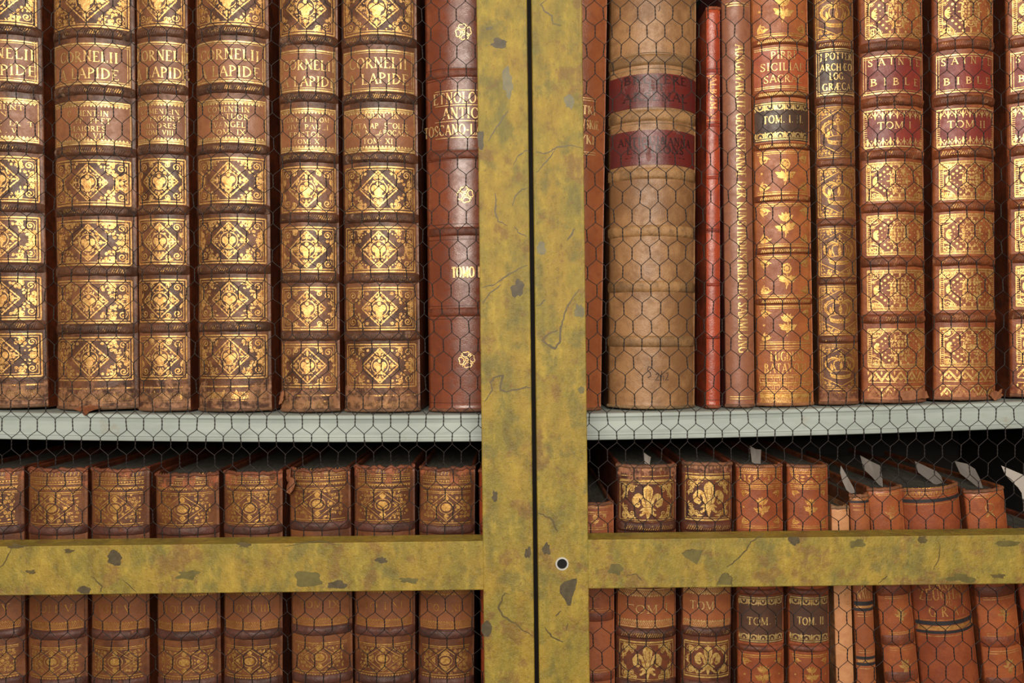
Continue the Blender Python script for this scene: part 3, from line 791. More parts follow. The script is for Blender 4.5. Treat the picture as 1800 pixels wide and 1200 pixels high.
V_LEFT = [([(858, 248), (870, 228), (885, 205), (893, 195)], 2.5), ([(903, 290), (912, 272), (925, 264), (930, 266)], 2), ([(900, 362), (905, 345), (918, 333), (929, 330)], 2),
          ([(870, 338), (872, 352), (870, 372), (876, 388), (892, 396)], 2.5), ([(905, 398), (912, 410), (926, 416)], 2),
          ([(848, 505), (870, 500), (890, 485), (912, 472), (928, 466)], 2.2), ([(847, 532), (862, 515), (880, 500)], 2.5),
          ([(852, 706), (866, 685), (862, 672), (870, 662), (886, 659), (880, 672), (880, 686), (890, 688), (912, 684), (926, 680), (934, 682)], 3.6),
          ([(895, 1044), (886, 1042), (882, 1055), (876, 1068), (885, 1083), (905, 1095), (920, 1108), (937, 1117)], 3)]
V_RIGHT = [([(960, 0), (950, 8), (958, 20), (970, 28), (972, 42), (986, 45)], 2.5), ([(940, 266), (955, 270), (968, 266), (980, 258), (1005, 256), (1024, 260)], 2.2), ([(943, 303), (955, 290), (968, 275), (976, 262)], 2),
           ([(1010, 402), (1004, 412), (997, 423)], 3), ([(1018, 508), (1006, 524), (996, 540), (990, 560), (985, 580), (984, 600), (976, 613), (962, 606), (954, 598), (962, 588), (980, 580)], 3.6),
           ([(942, 538), (952, 534), (958, 526)], 2.5), ([(947, 901), (962, 908), (972, 914), (976, 928), (980, 934)], 3), ([(958, 1102), (970, 1118), (990, 1128)], 3), ([(976, 1083), (987, 1073)], 3), ([(998, 1095), (995, 1108)], 2),
           ([(1197, 973), (1205, 968), (1215, 966), (1237, 967)], 2.2), ([(1278, 997), (1296, 983), (1312, 966), (1320, 952), (1342, 938)], 2.5), ([(1260, 1028), (1268, 1012), (1275, 1006)], 2.2), ([(1278, 1006), (1286, 1016), (1286, 1031)], 2.5),
           ([(1100, 1012), (1118, 1008), (1128, 1020)], 2), ([(1543, 1026), (1552, 1018), (1560, 1012)], 2), ([(1640, 1000), (1650, 985), (1652, 955)], 1.5)]
V_LBAR = [([(160, 1012), (180, 1030), (176, 1040)], 2.5), ([(0, 998), (10, 985), (20, 963)], 2), ([(22, 960), (48, 958)], 2), ([(215, 1018), (240, 1040)], 1.5), ([(500, 960), (560, 950), (600, 958)], 1.5)]
def door(left):
    s = -1 if left else 1
    x_in0, x_in1 = (stL, gapL) if left else (gapR, stR)   # meeting stile
    q = MB()
    q.box(x_in0, x_in1, YF, YB, DB, DT, 0, .0006)
    ox0, ox1 = (-DW, -DW + .038) if left else (DW - .038, DW)
    q.box(ox0, ox1, YF, YB, DB, DT, 0, .0006)
    a, b = (ox1, x_in0) if left else (x_in1, ox0)
    q.box(a - .0007, b + .0007, YF, YB, railB, railT, 0, .0006)
    q.box(a, b, YF, YB, DT - .038, DT, 0, 0); q.box(a, b, YF, YB, DB, DB + .038, 0, 0)
    # narrow dark bead closing the gap on the left leaf's edge, and the plaster-thin wear marks
    D = Deco(Flat()); D.mb = q; D.lift = .00016; D.m = 1
    veins(D, V_LEFT + V_LBAR if left else V_RIGHT)
    D.lift = .00006
    if left:
        for k, (cx, cy, rx, ry, m, rg) in enumerate([(878, 77, 15, 8, 2, .5), (845, 247, 6, 16, 2, .3), (910, 508, 12, 15, 2, .4), (860, 50, 6, 3, 1, .6), (892, 145, 10, 22, 3, .5), (870, 872, 5, 9, 2, .5), (928, 972, 5, 12, 2, .5), (855, 1105, 9, 14, 2, .15),
            (203, 980, 15, 12, 2, .35), (122, 968, 8, 4, 1, .5), (593, 1028, 15, 8, 2, .4), (670, 984, 10, 5, 2, .6), (148, 1036, 13, 7, 2, .3), (30, 960, 12, 4, 1, .6), (540, 1018, 24, 15, 3, .35), (330, 1010, 20, 8, 3, .5), (715, 1020, 20, 6, 3, .6), (428, 957, 12, 4, 1, .6), (55, 1005, 8, 4, 1, .6)]):
            blob(D, cx, cy, rx, ry, m, k + 3, rag=rg)
    else:
        for k, (cx, cy, rx, ry, m, rg) in enumerate([(952, 438, 9, 12, 3, .35), (1001, 178, 9, 11, 3, .4), (961, 964, 6, 12, 2, .5), (1022, 685, 6, 6, 3, .3), (1018, 545, 8, 14, 3, .6), (1690, 1016, 22, 8, 3, .5), (1505, 955, 14, 8, 3, .5), (1770, 955, 24, 6, 3, .5),
            (1395, 950, 9, 7, 2, .5), (1080, 1000, 12, 9, 3, .6), (1755, 1012, 12, 4, 1, .6), (1622, 948, 8, 6, 1, .5)]):
            blob(D, cx, cy, rx, ry, m, k + 60, rag=rg)
        blob(D, 1220, 977, 0, 0, 3, 15, pts=[(1198, 972), (1212, 967), (1235, 968), (1231, 978), (1225, 992), (1214, 985), (1205, 980)])
        blob(D, 1274, 1019, 0, 0, 3, 16, pts=[(1261, 1027), (1269, 1010), (1277, 1006), (1285, 1017), (1285, 1028)])
        blob(D, 998, 1038, 0, 0, 2, 5, pts=[(984, 1030), (992, 1022), (1006, 1017), (1014, 1016), (1014, 1024), (1011, 1036), (1006, 1050), (1003, 1064), (998, 1064), (992, 1052), (984, 1042)])
    o = cpart(q, 'door', [BRASS, VEIN, PATCH, VEIN_OLIVE], label='left brass framed wire door' if left else 'right brass framed wire door with a keyhole')
    # hexagonal wire netting fixed to the back of the frame
    YW = YB + .0012; k = (YW - CAM_Y) / FPX
    pw = 31.0 * k; ph = 32.4 * k
    ox, oz = at(5, 747, YW) if left else at(1037, 736, YW)
    n = MB(); hv = 9.5 * k; r = .00028
    x0, x1 = (-DW + .01, x_in0 + .003) if left else (x_in1 - .003, DW - .01); z0, z1 = DB + .01, DT - .01
    sd = 3.3 if left else 8.8
    def wp(x, z):
        a = noise.noise(Vector((x * 11, z * 11, sd))); c = noise.noise(Vector((x * 11, z * 11, sd + 9)))
        e = noise.noise(Vector((x * 90, z * 90, sd + 2))); g = noise.noise(Vector((x * 90, z * 90, sd + 5)))
        return (x + .0014 * a + .0009 * e, YW + .0006 * noise.noise(Vector((x * 40, z * 40, sd + 20))), z + .0014 * c + .0009 * g)
    i0 = int((x0 - ox) / pw) - 1; i1 = int((x1 - ox) / pw) + 1; j0 = int((z0 - oz) / ph) - 1; j1 = int((z1 - oz) / ph) + 1
    ins = lambda x, z: x0 <= x <= x1 and z0 <= z <= z1
    ins2 = lambda x, z: (x0 - .002) <= x <= (x1 + .002) and z0 - .004 <= z <= z1 + .004
    for j in range(j0, j1 + 1):
        for i in range(i0, i1 + 1):
            cx = ox + (i + .5 * (j % 2)) * pw; cz = oz + j * ph
            if ins(cx, cz) and ins(cx, cz + hv) and ins(cx, cz - hv):
                for sgn in (0, PI):
                    pts = []
                    for t in range(9):
                        f = t / 8; z = cz - hv + 2 * hv * f; x, y, z2 = wp(cx, z); a = sgn + f * 3 * PI
                        pts.append((x + r * .95 * math.cos(a), y + r * .95 * math.sin(a), z2))
                    n.tube(pts, r, 4)
            for d in (-1, 1):
                ax, az = cx, cz + hv; bx2, bz2 = cx + d * pw / 2, cz + ph - hv
                if not (ins(ax, az) or ins(bx2, bz2)): continue
                if not (ins2(ax, az) and ins2(bx2, bz2)):
                    # clip at the frame: run the wire just behind the bar
                    if not (x0 - pw < ax < x1 + pw and x0 - pw < bx2 < x1 + pw): continue
                pts = []
                for t in range(6):
                    f = t / 5; sh = math.sin((f - .5) * PI) * .5 + .5
                    x = ax + (bx2 - ax) * (f * .78 + .22 * sh); z = az + (bz2 - az) * f
                    x = min(max(x, x0), x1); z = min(max(z, z0), z1); pts.append(wp(x, z))
                n.tube(pts, r, 4)
    cpart(n, 'wire_mesh', [WIRE], True, o)
    if not left:
        kx, kz = at(988, 990.5, YF); g = MB(); N = 28
        ro, ri = .0050, .0036
        vs = []
        for i in range(N):
            a = 2 * PI * i / N
            for (rr, yy) in ((ro, -.0001), (ro - .0002, -.0007), (ri + .0002, -.0007), (ri, .0), (ri, .0002)): vs.append((kx + rr * math.cos(a), YF + yy, kz + rr * math.sin(a)))
        g.add(vs, [(i * 5 + j, ((i + 1) % N) * 5 + j, ((i + 1) % N) * 5 + j + 1, i * 5 + j + 1) for i in range(N) for j in range(4)], 0)
        g.add([(kx, YF - .00012, kz)] + [(kx + ri * math.cos(2 * PI * i / N), YF - .00012, kz + ri * math.sin(2 * PI * i / N)) for i in range(N)], [(0, 1 + i, 1 + (i + 1) % N) for i in range(N)], 1)
        cpart(g, 'keyhole', [STEEL, HOLE], False, o, 'small steel ringed keyhole')
    else:
        # closing strip behind the gap
        pass
door(True); door(False)
q = MB(); q.box(gapL - .004, gapR + .004, YB + .0004, YB + .006, DB, DT)
cpart(q, 'closing_strip', [CASE])

# ================================================================== upper shelf, left: the six gilt folios
COR = ((128, 82, 62), (66, 38, 28), (160, 112, 86))
COR_LAB = ((152, 98, 72), (122, 76, 56))
def flap(root, pts, name='torn_leather', col=((158, 104, 80), (112, 62, 44), (180, 130, 104)), th=.0009):
    rr = random.Random(len(pts) * 7 + int(abs(pts[0][2]) * 1e5)); pp = []
    for a, b_ in zip(pts, pts[1:] + pts[:1]):
        for k in range(3):
            f = k / 3; pp.append(tuple(a[i] + (b_[i] - a[i]) * f + (rr.uniform(-1, 1) * .0005 if i != 1 else rr.uniform(-.3, .3) * .0005) for i in range(3)))
    pts = pp
    q = MB(); n = len(pts); c = tuple(sum(p[k] for p in pts) / n for k in range(3)); c = (c[0], c[1] - .0012, c[2])
    vs = [c] + list(pts) + [(c[0], c[1] + th, c[2])] + [(p[0], p[1] + th, p[2]) for p in pts]; b = n + 1; fs = []
    for i in range(n):
        j = (i + 1) % n; fs += [(0, 1 + i, 1 + j), (b, b + 1 + j, b + 1 + i), (1 + i, b + 1 + i, b + 1 + j, 1 + j)]
    q.add(vs, fs); q.build(name, [leather('torn_leather', srgb(*col[0]), srgb(*col[1]), srgb(*col[2]), wear=.5, bumpy=.9)], root)
def cornelii(label, xt, xb, dy, txt1, txt2, seed, **kw):
    # dy shifts the compartments
    def tailf(D, sf, zz, rnd):
        U = sf.U; W = 2 * U * .9
        D.hline(-W / 2, W / 2, zz(683 + dy), .0012)
        fringe(D, 0, zz(708 + dy), W, .009, 1, .009)
        hatch(D, 0, zz(705 + dy), W, .006, .0013, .2, .0007)
    sp = dict(col=COR, gold=1.0, gw=kw.get('gw', .27), tail=.017, wear=.28, bandcol=(102, 64, 50), bandworn=(150, 118, 106), bandwear=.85, bandhatch=True, bandgw=.60, side=(132, 64, 38), bh=.0044, bp=.0030, mott=.6,
              bands=[y + dy + (k if isinstance(k, int) else 0) for y, k in ((57, 0), (158, 0), (264, 0), (370, 0), (476, 0), (578, 0))], brag=1.3, ow=.88,
              parts=[('orn', 'diamond', -44 + dy, 46 + dy), ('orn', 'diamond', 281 + dy, 359 + dy), ('orn', 'diamond', 387 + dy, 465 + dy), ('orn', 'diamond', 493 + dy, 567 + dy), ('orn', 'diamond', 593 + dy, 668 + dy), ('fn', tailf)],
              labels=[dict(col=COR_LAB, y=(74 + dy, 149 + dy), border='double', text=txt1, gw=.27, bold=.85, worn=(160, 110, 88)),
                      dict(col=COR_LAB, y=(177 + dy, 255 + dy), border='saw', text=txt2, gw=.36, name='volume_label', drop=.12, bold=.9, worn=(160, 110, 88))])
    return make_book(label, 'six gilt folio volumes of one set on the grey shelf', xt, xb, -70, sp, **kw.get('bk', {}))
def t1(dy, w=.74, off=0): return [('CORNELII', 98 + dy, 18, w, off), ('A LAPIDE', 128 + dy, 18, w * 1.02, off)]
cornelii('gilt brown folio cut by the left edge of the photo, reading NELII APIDE', (-62, 68), (-50, 81), -6,
         [('CORNELII', 93, 18, .78, .05), ('A LAPIDE', 122, 18, .82, .05)], [('COMENT', 188, 8, .5, .1), ('IN', 200, 8, .14, .1), ('ECCLESIAST', 216, 8, .7, .1), ('TOM: V', 229, 8, .35, .1)], 1)
c2 = cornelii('wide gilt brown folio lettered CORNELII A LAPIDE and MAIORES, right of the cut-off one', (86, 233), (97, 238), 0, t1(1, .66), [('COMENT:IN', 199, 9, .46), ('IV PROPHET', 212, 9, .5), ('MAIORES', 226, 9, .4), ('TOM: VII', 239, 9, .38)], 2)
cornelii('narrowest of the gilt brown folios, lettered CORNELII A LAPIDE and MINORES', (240, 330), (246, 335), -2, t1(-1, .98, .04), [('COMENT:IN', 196, 8, .70), ('XII PROPHET', 208, 8, .74), ('MINORES', 221, 8, .6), ('TOM: VIII', 233, 8, .5)], 3)
cornelii('wide gilt brown folio whose volume label has a torn top right corner', (342, 468), (345, 477), -4, t1(-3, .76), [('COMENT:IN', 192, 9, .52), ('QUATUOR', 205, 9, .5), ('EVANGEL:', 219, 9, .48), ('TOM: IX', 232, 9, .42)], 4)
c5 = cornelii('gilt brown folio with ragged base standing right of the dark gap, volume X', (490, 592), (493, 598), 12, [('CORNELII', 114, 17, .82, .06), ('A LAPIDE', 143, 17, .86, .06)], [('COMENT.IN OM:', 210, 8, .76), ('DIVI PAULI', 223, 8, .68), ('EPISTOL:', 236, 8, .54), ('TOM: X', 249, 8, .40)], 5, gw=.26)
cornelii('brightest gilt folio beside the plain red-brown book, volume XI', (599, 730), (604, 739), 12, [('CORNELII', 110, 18, .72), ('A LAPIDE', 138, 18, .76)], [('COMENT: IN', 203, 9, .5), ('ACTA APOSTOLIS', 221, 9, .72), ('CANON. LAPOCALY', 233, 9, .76), ('TOM: XI', 248, 9, .36)], 6, gw=.20)

foot_flap = lambda bk, pts: flap(bk[0], [bk[1](u * bk[1].U, bk[2](y), l * .001) for u, y, l in pts])
foot_flap(c2, [(-.16, 714, 2), (.02, 711, 2), (.20, 713, 2.5), (.26, 717, 4), (.14, 720, 9), (.08, 728, 14.5), (.00, 721, 12), (-.22, 717, 8)])
foot_flap(c5, [(-.98, 690, 1.5), (-.80, 682, 2), (-.72, 694, 3), (-.78, 706, 3.5), (-.95, 712, 3), (-1.0, 702, 2)])
# ---- red-brown book with rosettes, half behind the door frame
def etno(D, sf, zz, rnd):
    for y in (56, 342, 632): rosette(D, 0.0, zz(y), .0066)
    U = sf.U
    for y in (158, 184, 212, 241): D.hline(-U * .72, U * .72, zz(y), .0005)
    for y in (118, 138, 262, 280, 393, 420, 537, 560, 708): D.stroke([(-U, zz(y)), (U, zz(y))], .0004, 2)
    text(D, 'ETNOLOGIA', 0, zz(171), .0088, 2 * U * .76, bold=.85); text(D, 'ANTICA', 0, zz(198), .0088, 2 * U * .52, bold=.85); text(D, 'TOSCANO-LAZIALE', 0, zz(227), .0086, 2 * U * 1.05, bold=.85)
    text(D, 'TOMO I', .0, zz(478), .0085, 2 * U * .33, bold=1.1)
RED_INK = plain('blind_line', srgb(70, 26, 18), .5)
make_book('plain red-brown book with gilt rosettes, left door frame covering its right half', None, (746, 884), (753, 892), -70,
          dict(col=((132, 70, 50), (100, 48, 34), (156, 98, 76)), spec=.65, rough=.29, wear=.15, gw=.2, gcol=(250, 214, 150), bandcol=(122, 60, 40), bandwear=.3, bands=[127, 271, 406, 548], bh=.0040, bp=.0018, brag=.2, ink=RED_INK, mott=.35, bump=.25, parts=[('fn', etno)], amp=.0001), pxy=(0, 720))

# ================================================================== upper shelf, right
def wski(D, sf, zz, rnd):
    U = sf.U
    for y in (171, 175, 266, 270): D.hline(-U * .75, U * .62, zz(y), .0006)
    text(D, 'TKI', U * .40, zz(192), .0070, .0118, bold=.95); text(D, 'WSKIE', U * .42, zz(217), .0070, .0185, bold=.95); text(D, 'YKI', U * .36, zz(244), .0070, .0125, bold=.95)
make_book('smooth orange-brown book, its left half hidden by the right door frame', None, (958, 1068), (947, 1057), -70,
          dict(col=((162, 94, 62), (136, 72, 46), (178, 116, 84)), rough=.36, wear=.12, gw=.2, gcol=(250, 214, 150), bands=[], mott=.4, bump=.5, parts=[('fn', wski)], amp=.0001), b=.012)
INK = plain('faded_ink', srgb(62, 44, 38), .7)
def tan_ink(D, sf, zz, rnd):
    U = sf.U
    D.m = 2
    D.stroke([(-.0035, zz(646)), (-.0060, zz(644)), (-.0068, zz(650)), (-.0045, zz(655)), (-.0040, zz(661)), (-.0066, zz(664))], .0008)
    D.stroke([(-.0040 + .004, zz(658)), (.0022, zz(656)), (.0024, zz(661)), (.0000, zz(668)), (.0028, zz(668))], .0008)
    D.stroke([(.0050, zz(652)), (.0046, zz(668))], .0006); D.stroke([(.0048, zz(662)), (.0068, zz(660)), (.0066, zz(668))], .0006)
    D.stroke([(.0088, zz(656)), (.0106, zz(655)), (.0106, zz(661)), (.0084, zz(668)), (.0112, zz(667))], .0007)
    D.m = 1
    text_w = 0
    D.m = 2; D.stroke([(.0018, zz(10)), (.0022, zz(16)), (.0010, zz(20))], .0006); D.m = 1
    for y in (92, 120, 192, 216, 295, 312): D.stroke([(-U, zz(y)), (U, zz(y))], .0006, 3)
tan_lab = ((112, 40, 38), (92, 44, 46))
def redpatch(y0, y1, side):
    def f(d, sf, zz, rnd):
        pass
    return f
BLIND = plain('blind_stamped_letter', srgb(58, 28, 28), .4)
make_book('very thick tan book with two dark red labels, right of the smooth orange-brown book', None, (1072, 1232), (1073, 1225), -90,
          dict(col=((166, 124, 92), (128, 90, 64), (186, 148, 114)), rough=.40, wear=.42, gw=.5, gold=0.0, bandcol=(170, 128, 92), bandworn=(196, 158, 118), bandwear=.45, bands=[104, 202, 304, 405, 503, 600], bh=.0050, bp=.0024, brag=.5, ink=INK, bump=.6, mott=.65, side=(120, 78, 56),
               parts=[('fn', tan_ink)],
               labels=[dict(col=tan_lab, y=(129, 188), worn=(136, 84, 78), wear=.72, gold=.3, rough=.34, w=.97, ink=BLIND, text=[('BRUYERE', 139, 13, .62, 0, 2), ('ET', 153, 12, .16, 0, 2), ('ARSENAL', 169, 14, .64, 0, 2)], bold=1.3),
                       dict(col=tan_lab, y=(228, 289), worn=(136, 84, 78), wear=.72, gold=.3, rough=.34, w=.94, ink=BLIND, name='subject_label', text=[('ANTIQUI&ANNA', 247, 13, .74, 0, 2), ('ENVIRONS', 262, 13, .56, 0, 2), ('-- - -- - --', 275, 6, .6, 0, 2)], bold=1.3)]),
          b=.021, depth=.25)
RD = ((172, 70, 44), (134, 46, 30), (196, 100, 66))
def redthin(D, sf, zz, rnd):
    U = sf.U
    for y in (133, 211): D.hline(-U * .9, U * .9, zz(y), .0007)
    for y in (120, 216, 306, 408, 498, 592, 703): D.stroke([(-U, zz(y)), (U, zz(y))], .0004, 2)
    text(D, 'ALBUM.9', 0, zz(170), .0052, .034, vert=True, bold=1.2)
make_book('thinnest book, bright red with small bands, beside the thick tan book', None, (1238, 1262), (1238, 1262), 17,
          dict(col=RD, spec=.65, rough=.30, wear=.3, gw=.4, gcol=(230, 160, 100), bands=[124, 220, 312, 404, 500, 593], bh=.0016, bp=.0009, brag=.3, bandcol=(160, 52, 30), ink=RED_INK, parts=[('fn', redthin)], amp=.0001, square=.002), pxy=(17, 720), depth=.2)
def ausg(D, sf, zz, rnd):
    U = sf.U
    text(D, 'AUSGEWÄHLTE GEGENSTÄNDE DER KUNSTINDUSTRIELLEN SAMMLUNG', U * .12, (zz(78) + zz(620)) / 2, .0078, zz(78) - zz(620), vert=True, bold=.95, space=.06)
    for y in (5, 9, 697, 701): D.hline(-U * .7, U * .8, zz(y), .0007)
make_book('smooth mauve-brown book with long title running down its spine', None, (1267, 1316), (1273, 1326), -60,
          dict(col=((152, 98, 80), (126, 76, 62), (172, 120, 100)), rough=.40, wear=.15, gw=.18, gcol=(252, 214, 140), bands=[], mott=.4, bump=.3, side=(104, 44, 44), parts=[('fn', ausg)], amp=.0001), b=.006)
PIR = ((172, 100, 62), (136, 72, 44), (196, 130, 92))
def pirri_tail(D, sf, zz, rnd):
    U = sf.U; W = 2 * U * .88
    text(D, 'LUGDUNI', 0, zz(626), .0076, W * .62, bold=.8); text(D, 'BATAVORU', 0, zz(647), .0076, W * .84, bold=.8)
    for y in (609, 613, 659, 662, 673, 676, 687, 690, 699): D.hline(-W / 2, W / 2, zz(y), .0006)
    greek(D, 0, zz(672), W, .0040); greek(D, 0, zz(686), W, .0040); hatch(D, 0, zz(709), W, .0042, .0012, .4, .0006)
    D.rect(-W / 2, W / 2, zz(698), zz(692), 1)
make_book('brown folio with small gilt flower sprigs, red-orange PIRRI label and dark TOM. I. II. label', None, (1321, 1418), (1329, 1432), -60,
          dict(col=PIR, rough=.40, wear=.25, gw=.30, gcol=(236, 186, 106), bandcol=(150, 78, 48), bandworn=(200, 140, 92), bandwear=.5, bandhatch=True, bandgw=.35, bhs=.0014, bands=[72, 165, 256, 348, 440, 529], bh=.0030, bp=.0026, brag=.3, mott=.5, ow=.86,
               parts=[('orn', 'sprig', -28, 62, 0), ('orn', 'sprig', 266, 340, 1), ('orn', 'sprig', 358, 432, 0), ('orn', 'sprig', 450, 522, 1), ('orn', 'sprig', 538, 604, 0), ('fn', pirri_tail)],
               labels=[dict(col=((174, 88, 56), (148, 64, 42)), y=(82, 156), border='rules', worn=(190, 110, 76), text=[('PIRRI', 97, 13, .40), ('SICILIAE', 117, 13, .72), ('SACRAE', 138, 13, .62)], gw=.36, bold=.85),
                       dict(col=((86, 58, 48), (62, 42, 36)), y=(178, 247), border='scallop', name='volume_label', text=[('TOM. I. II.', 209, 13, .66)], gw=.24)]), depth=.24)
def pot_tail(D, sf, zz, rnd):
    U = sf.U; sawtooth(D, 0, zz(689), 2 * U * .86, .0012, -1, .0035)
make_book('narrow dark brown book with stamped gilt crowns, lettered ARCHÆOLOG. GRÆCA', None, (1429, 1496), (1437, 1508), -60,
          dict(col=((128, 78, 50), (88, 48, 34), (150, 96, 70)), rough=.42, wear=.25, gw=.34, gcol=(206, 158, 86), tail=.008, bandcol=(120, 66, 44), bandworn=(176, 128, 96), bandwear=.7, bandhatch=True, bands=[79, 176, 285, 390, 493, 596], bh=.0034, bp=.0024, mott=.6, ow=.90,
               parts=[('orn', 'crown', -16, 68), ('orn', 'crown', 188, 275), ('orn', 'crown', 296, 380), ('orn', 'crown', 401, 485), ('orn', 'crown', 503, 588), ('orn', 'crown', 606, 684), ('fn', pot_tail)],
               labels=[dict(col=((88, 62, 56), (62, 42, 40)), y=(83, 168), border='double', text=[('J.POTTER', 99, 12, .76), ('ARCHÆO', 118, 12, .76), ('LOG.', 134, 12, .36), ('GRÆCA', 152, 12, .66)], gw=.24)]), depth=.24)
def bible(label, xt, xb, tom, dy, cropped=False):
    g = 'volumes of one gilt set at the right end of the grey shelf'
    T2 = [('TOM ' + tom, 220 + dy, 12, .56 if tom != 'I' else .48, -.05)]
    return make_book(label, g, xt, xb, -60,
          dict(col=((158, 90, 58), (116, 56, 36), (178, 112, 84)), rough=.42, wear=.36, gw=.22, gcol=(244, 200, 124), tail=.006, bandcol=(140, 74, 46), bandworn=(190, 130, 98), bandwear=.8, bandhatch=True, bandgw=.6, side=(112, 54, 34), bands=[y + dy for y in (79, 177, 270, 364, 460, 560)], bh=.0042, bp=.0036, brag=1.4, mott=.6, ow=.86, ox=.05,
               parts=[('orn', 'bible', -20 + dy, 64 + dy), ('orn', 'bible', 285 + dy, 351 + dy), ('orn', 'bible', 378 + dy, 447 + dy), ('orn', 'bible', 475 + dy, 545 + dy), ('orn', 'bible', 578 + dy, 645 + dy), ('orn', 'zigzag', 650 + dy, 672 + dy), ('orn', 'zigzag', 680 + dy, 700 + dy)],
               labels=[dict(col=((146, 58, 50), (112, 42, 42)), y=(95 + dy, 165 + dy), border='double', w=.90, worn=(164, 96, 76), text=[('S A I N T E', 108 + dy, 12, .76), ('B I B L E', 143 + dy, 12, .70)], gw=.28, bold=.95),
                       dict(col=((142, 56, 50), (108, 42, 42)), y=(191 + dy, 259 + dy), border='fringe', name='volume_label', w=.90, text=T2, gw=.24)]), depth=.25, front=-.003)
b1 = bible('gilt red-brown folio lettered SAINTE BIBLE, volume label reading TOM I', (1510, 1623), (1516, 1628), 'I', 0)
b2 = bible('gilt red-brown folio lettered SAINTE BIBLE, volume label reading TOM II', (1640, 1746), (1641, 1752), 'II', -2)
bible('gilt red-brown folio cut by the photo\'s right edge, its title mostly hidden', (1768, 1876), (1778, 1884), 'III', -8)

foot_flap(b2, [(.55, 694, 2), (.80, 688, 2), (1.0, 690, 3), (1.16, 684, 4), (1.12, 692, 4), (1.22, 696, 4.5), (1.10, 702, 4), (.7, 704, 4)])
foot_flap(b1, [(.0, 690, 1.6), (.5, 684, 2), (.95, 688, 2), (.97, 700, 3), (.5, 702, 3.4), (.05, 704, 3)])
# ================================================================== lower shelf, left: nine matching volumes
LCOL = ((124, 76, 50), (82, 44, 30), (172, 96, 68))
def lowleft(label, xt, xb, ytop, dy, tom, group='eight faded volumes of one set on the lower shelf', **kw):
    def headf(D, sf, zz, rnd):
        W = 2 * sf.U * .84
        for y, wd in ((838, .0006), (841, .0004), (849, .0006)): D.hline(-W / 2, W / 2, zz(y + dy), wd)
        sawtooth(D, 0, zz(844 + dy), W, .0016, -1)
        hatch(D, 0, zz(835 + dy), W, .003, .0028, .3, .0006)
        sawtooth(D, 0, zz(856 + dy), W, .0014, -1); D.hline(-W / 2, W / 2, zz(855 + dy), .0006)
    sp = dict(col=LCOL, gw=kw.get('gw', .37) - .08, gold=.95, gcol=(226, 176, 98), ragged=.0022, wear=kw.get('wear', .30), head=.006, rough=.46, bandcol=(96, 56, 50), bandworn=(150, 92, 74), bandwear=.65, side=(118, 58, 38), bh=.0042, bp=.0026, mott=.6, ow=.82,
              bands=[931 + dy, 1022 + dy, 1115 + dy, 1200 + dy], parts=[('fn', headf), ('orn', 'lattice', 864 + dy, 919 + dy), ('orn', 'lattice', 1136 + dy, 1186 + dy)],
              labels=[dict(col=((142, 88, 62), (114, 68, 46)), y=(1031 + dy, 1106 + dy), border='band', name='volume_label', text=[('TOM ' + tom, 1068 + dy, 12, .60)], gw=.44, gcol=(214, 160, 82), drop=.2, bold=.75, w=.90, worn=(160, 100, 70))])
    return make_book(label, group, xt, xb, ytop, sp, base_z=LOW_Z, pxy=(870, 1100), depth=.24, **kw.get('bk', {}))
lowleft('faded lower book cut by the left edge of the photo', (-64, 42), (-60, 42), 820, 1, 'IV')
lowleft('faded lower book second from the left edge, volume V', (48, 154), (50, 152), 820, 2, 'V')
lowleft('faded lower book third from the left edge, volume VI, dark head', (160, 262), (160, 262), 820, 2, 'VI', gw=.39)
lowleft('faded lower book with pink worn head, fourth from the left edge', (272, 384), (275, 386), 828, 3, 'VII', gw=.42, wear=.36)
lowleft('faded lower book fifth from the left edge, left of the torn one', (391, 498), (395, 494), 825, 1, 'VIII', gw=.41)
tb = lowleft('faded lower book with torn leather flap at its top left, volume IX', (508, 616), (512, 618), 820, -6, 'IX', wear=.38)
lowleft('faded lower book right of the torn one, worn pink head', (621, 730), (624, 728), 815, -4, 'XI', wear=.38)
lowleft('darkest faded lower book, next to the left door frame', (736, 836), (737, 832), 818, 0, 'XII', gw=.36)
make_book('reddish lower book showing only a sliver beside the left door frame', None, (842, 912), (845, 914), 822,
          dict(col=((160, 72, 44), (120, 48, 32), (180, 100, 72)), wear=.25, gw=.4, bands=[931, 1022, 1115, 1200], ow=.82, parts=[('orn', 'sprig', 850, 920, 0), ('orn', 'sprig', 1136, 1186, 0)]), base_z=LOW_Z, pxy=(870, 1100))
# torn leather flap, a part of its book
root, sf, zz, hz = tb
def sp_(u, py, l): p = sf(u, zz(py), l); return p
U = sf.U
flap(root, [sp_(-U * .98, 828, .003), sp_(-U * .80, 822, .004), sp_(-U * .78, 838, .004), sp_(-U * .58, 842, .005), sp_(-U * .62, 858, .005), sp_(-U * .74, 868, .006), sp_(-U * .96, 866, .004), sp_(-U * .94, 850, .003), sp_(-U * 1.0, 842, .003)])

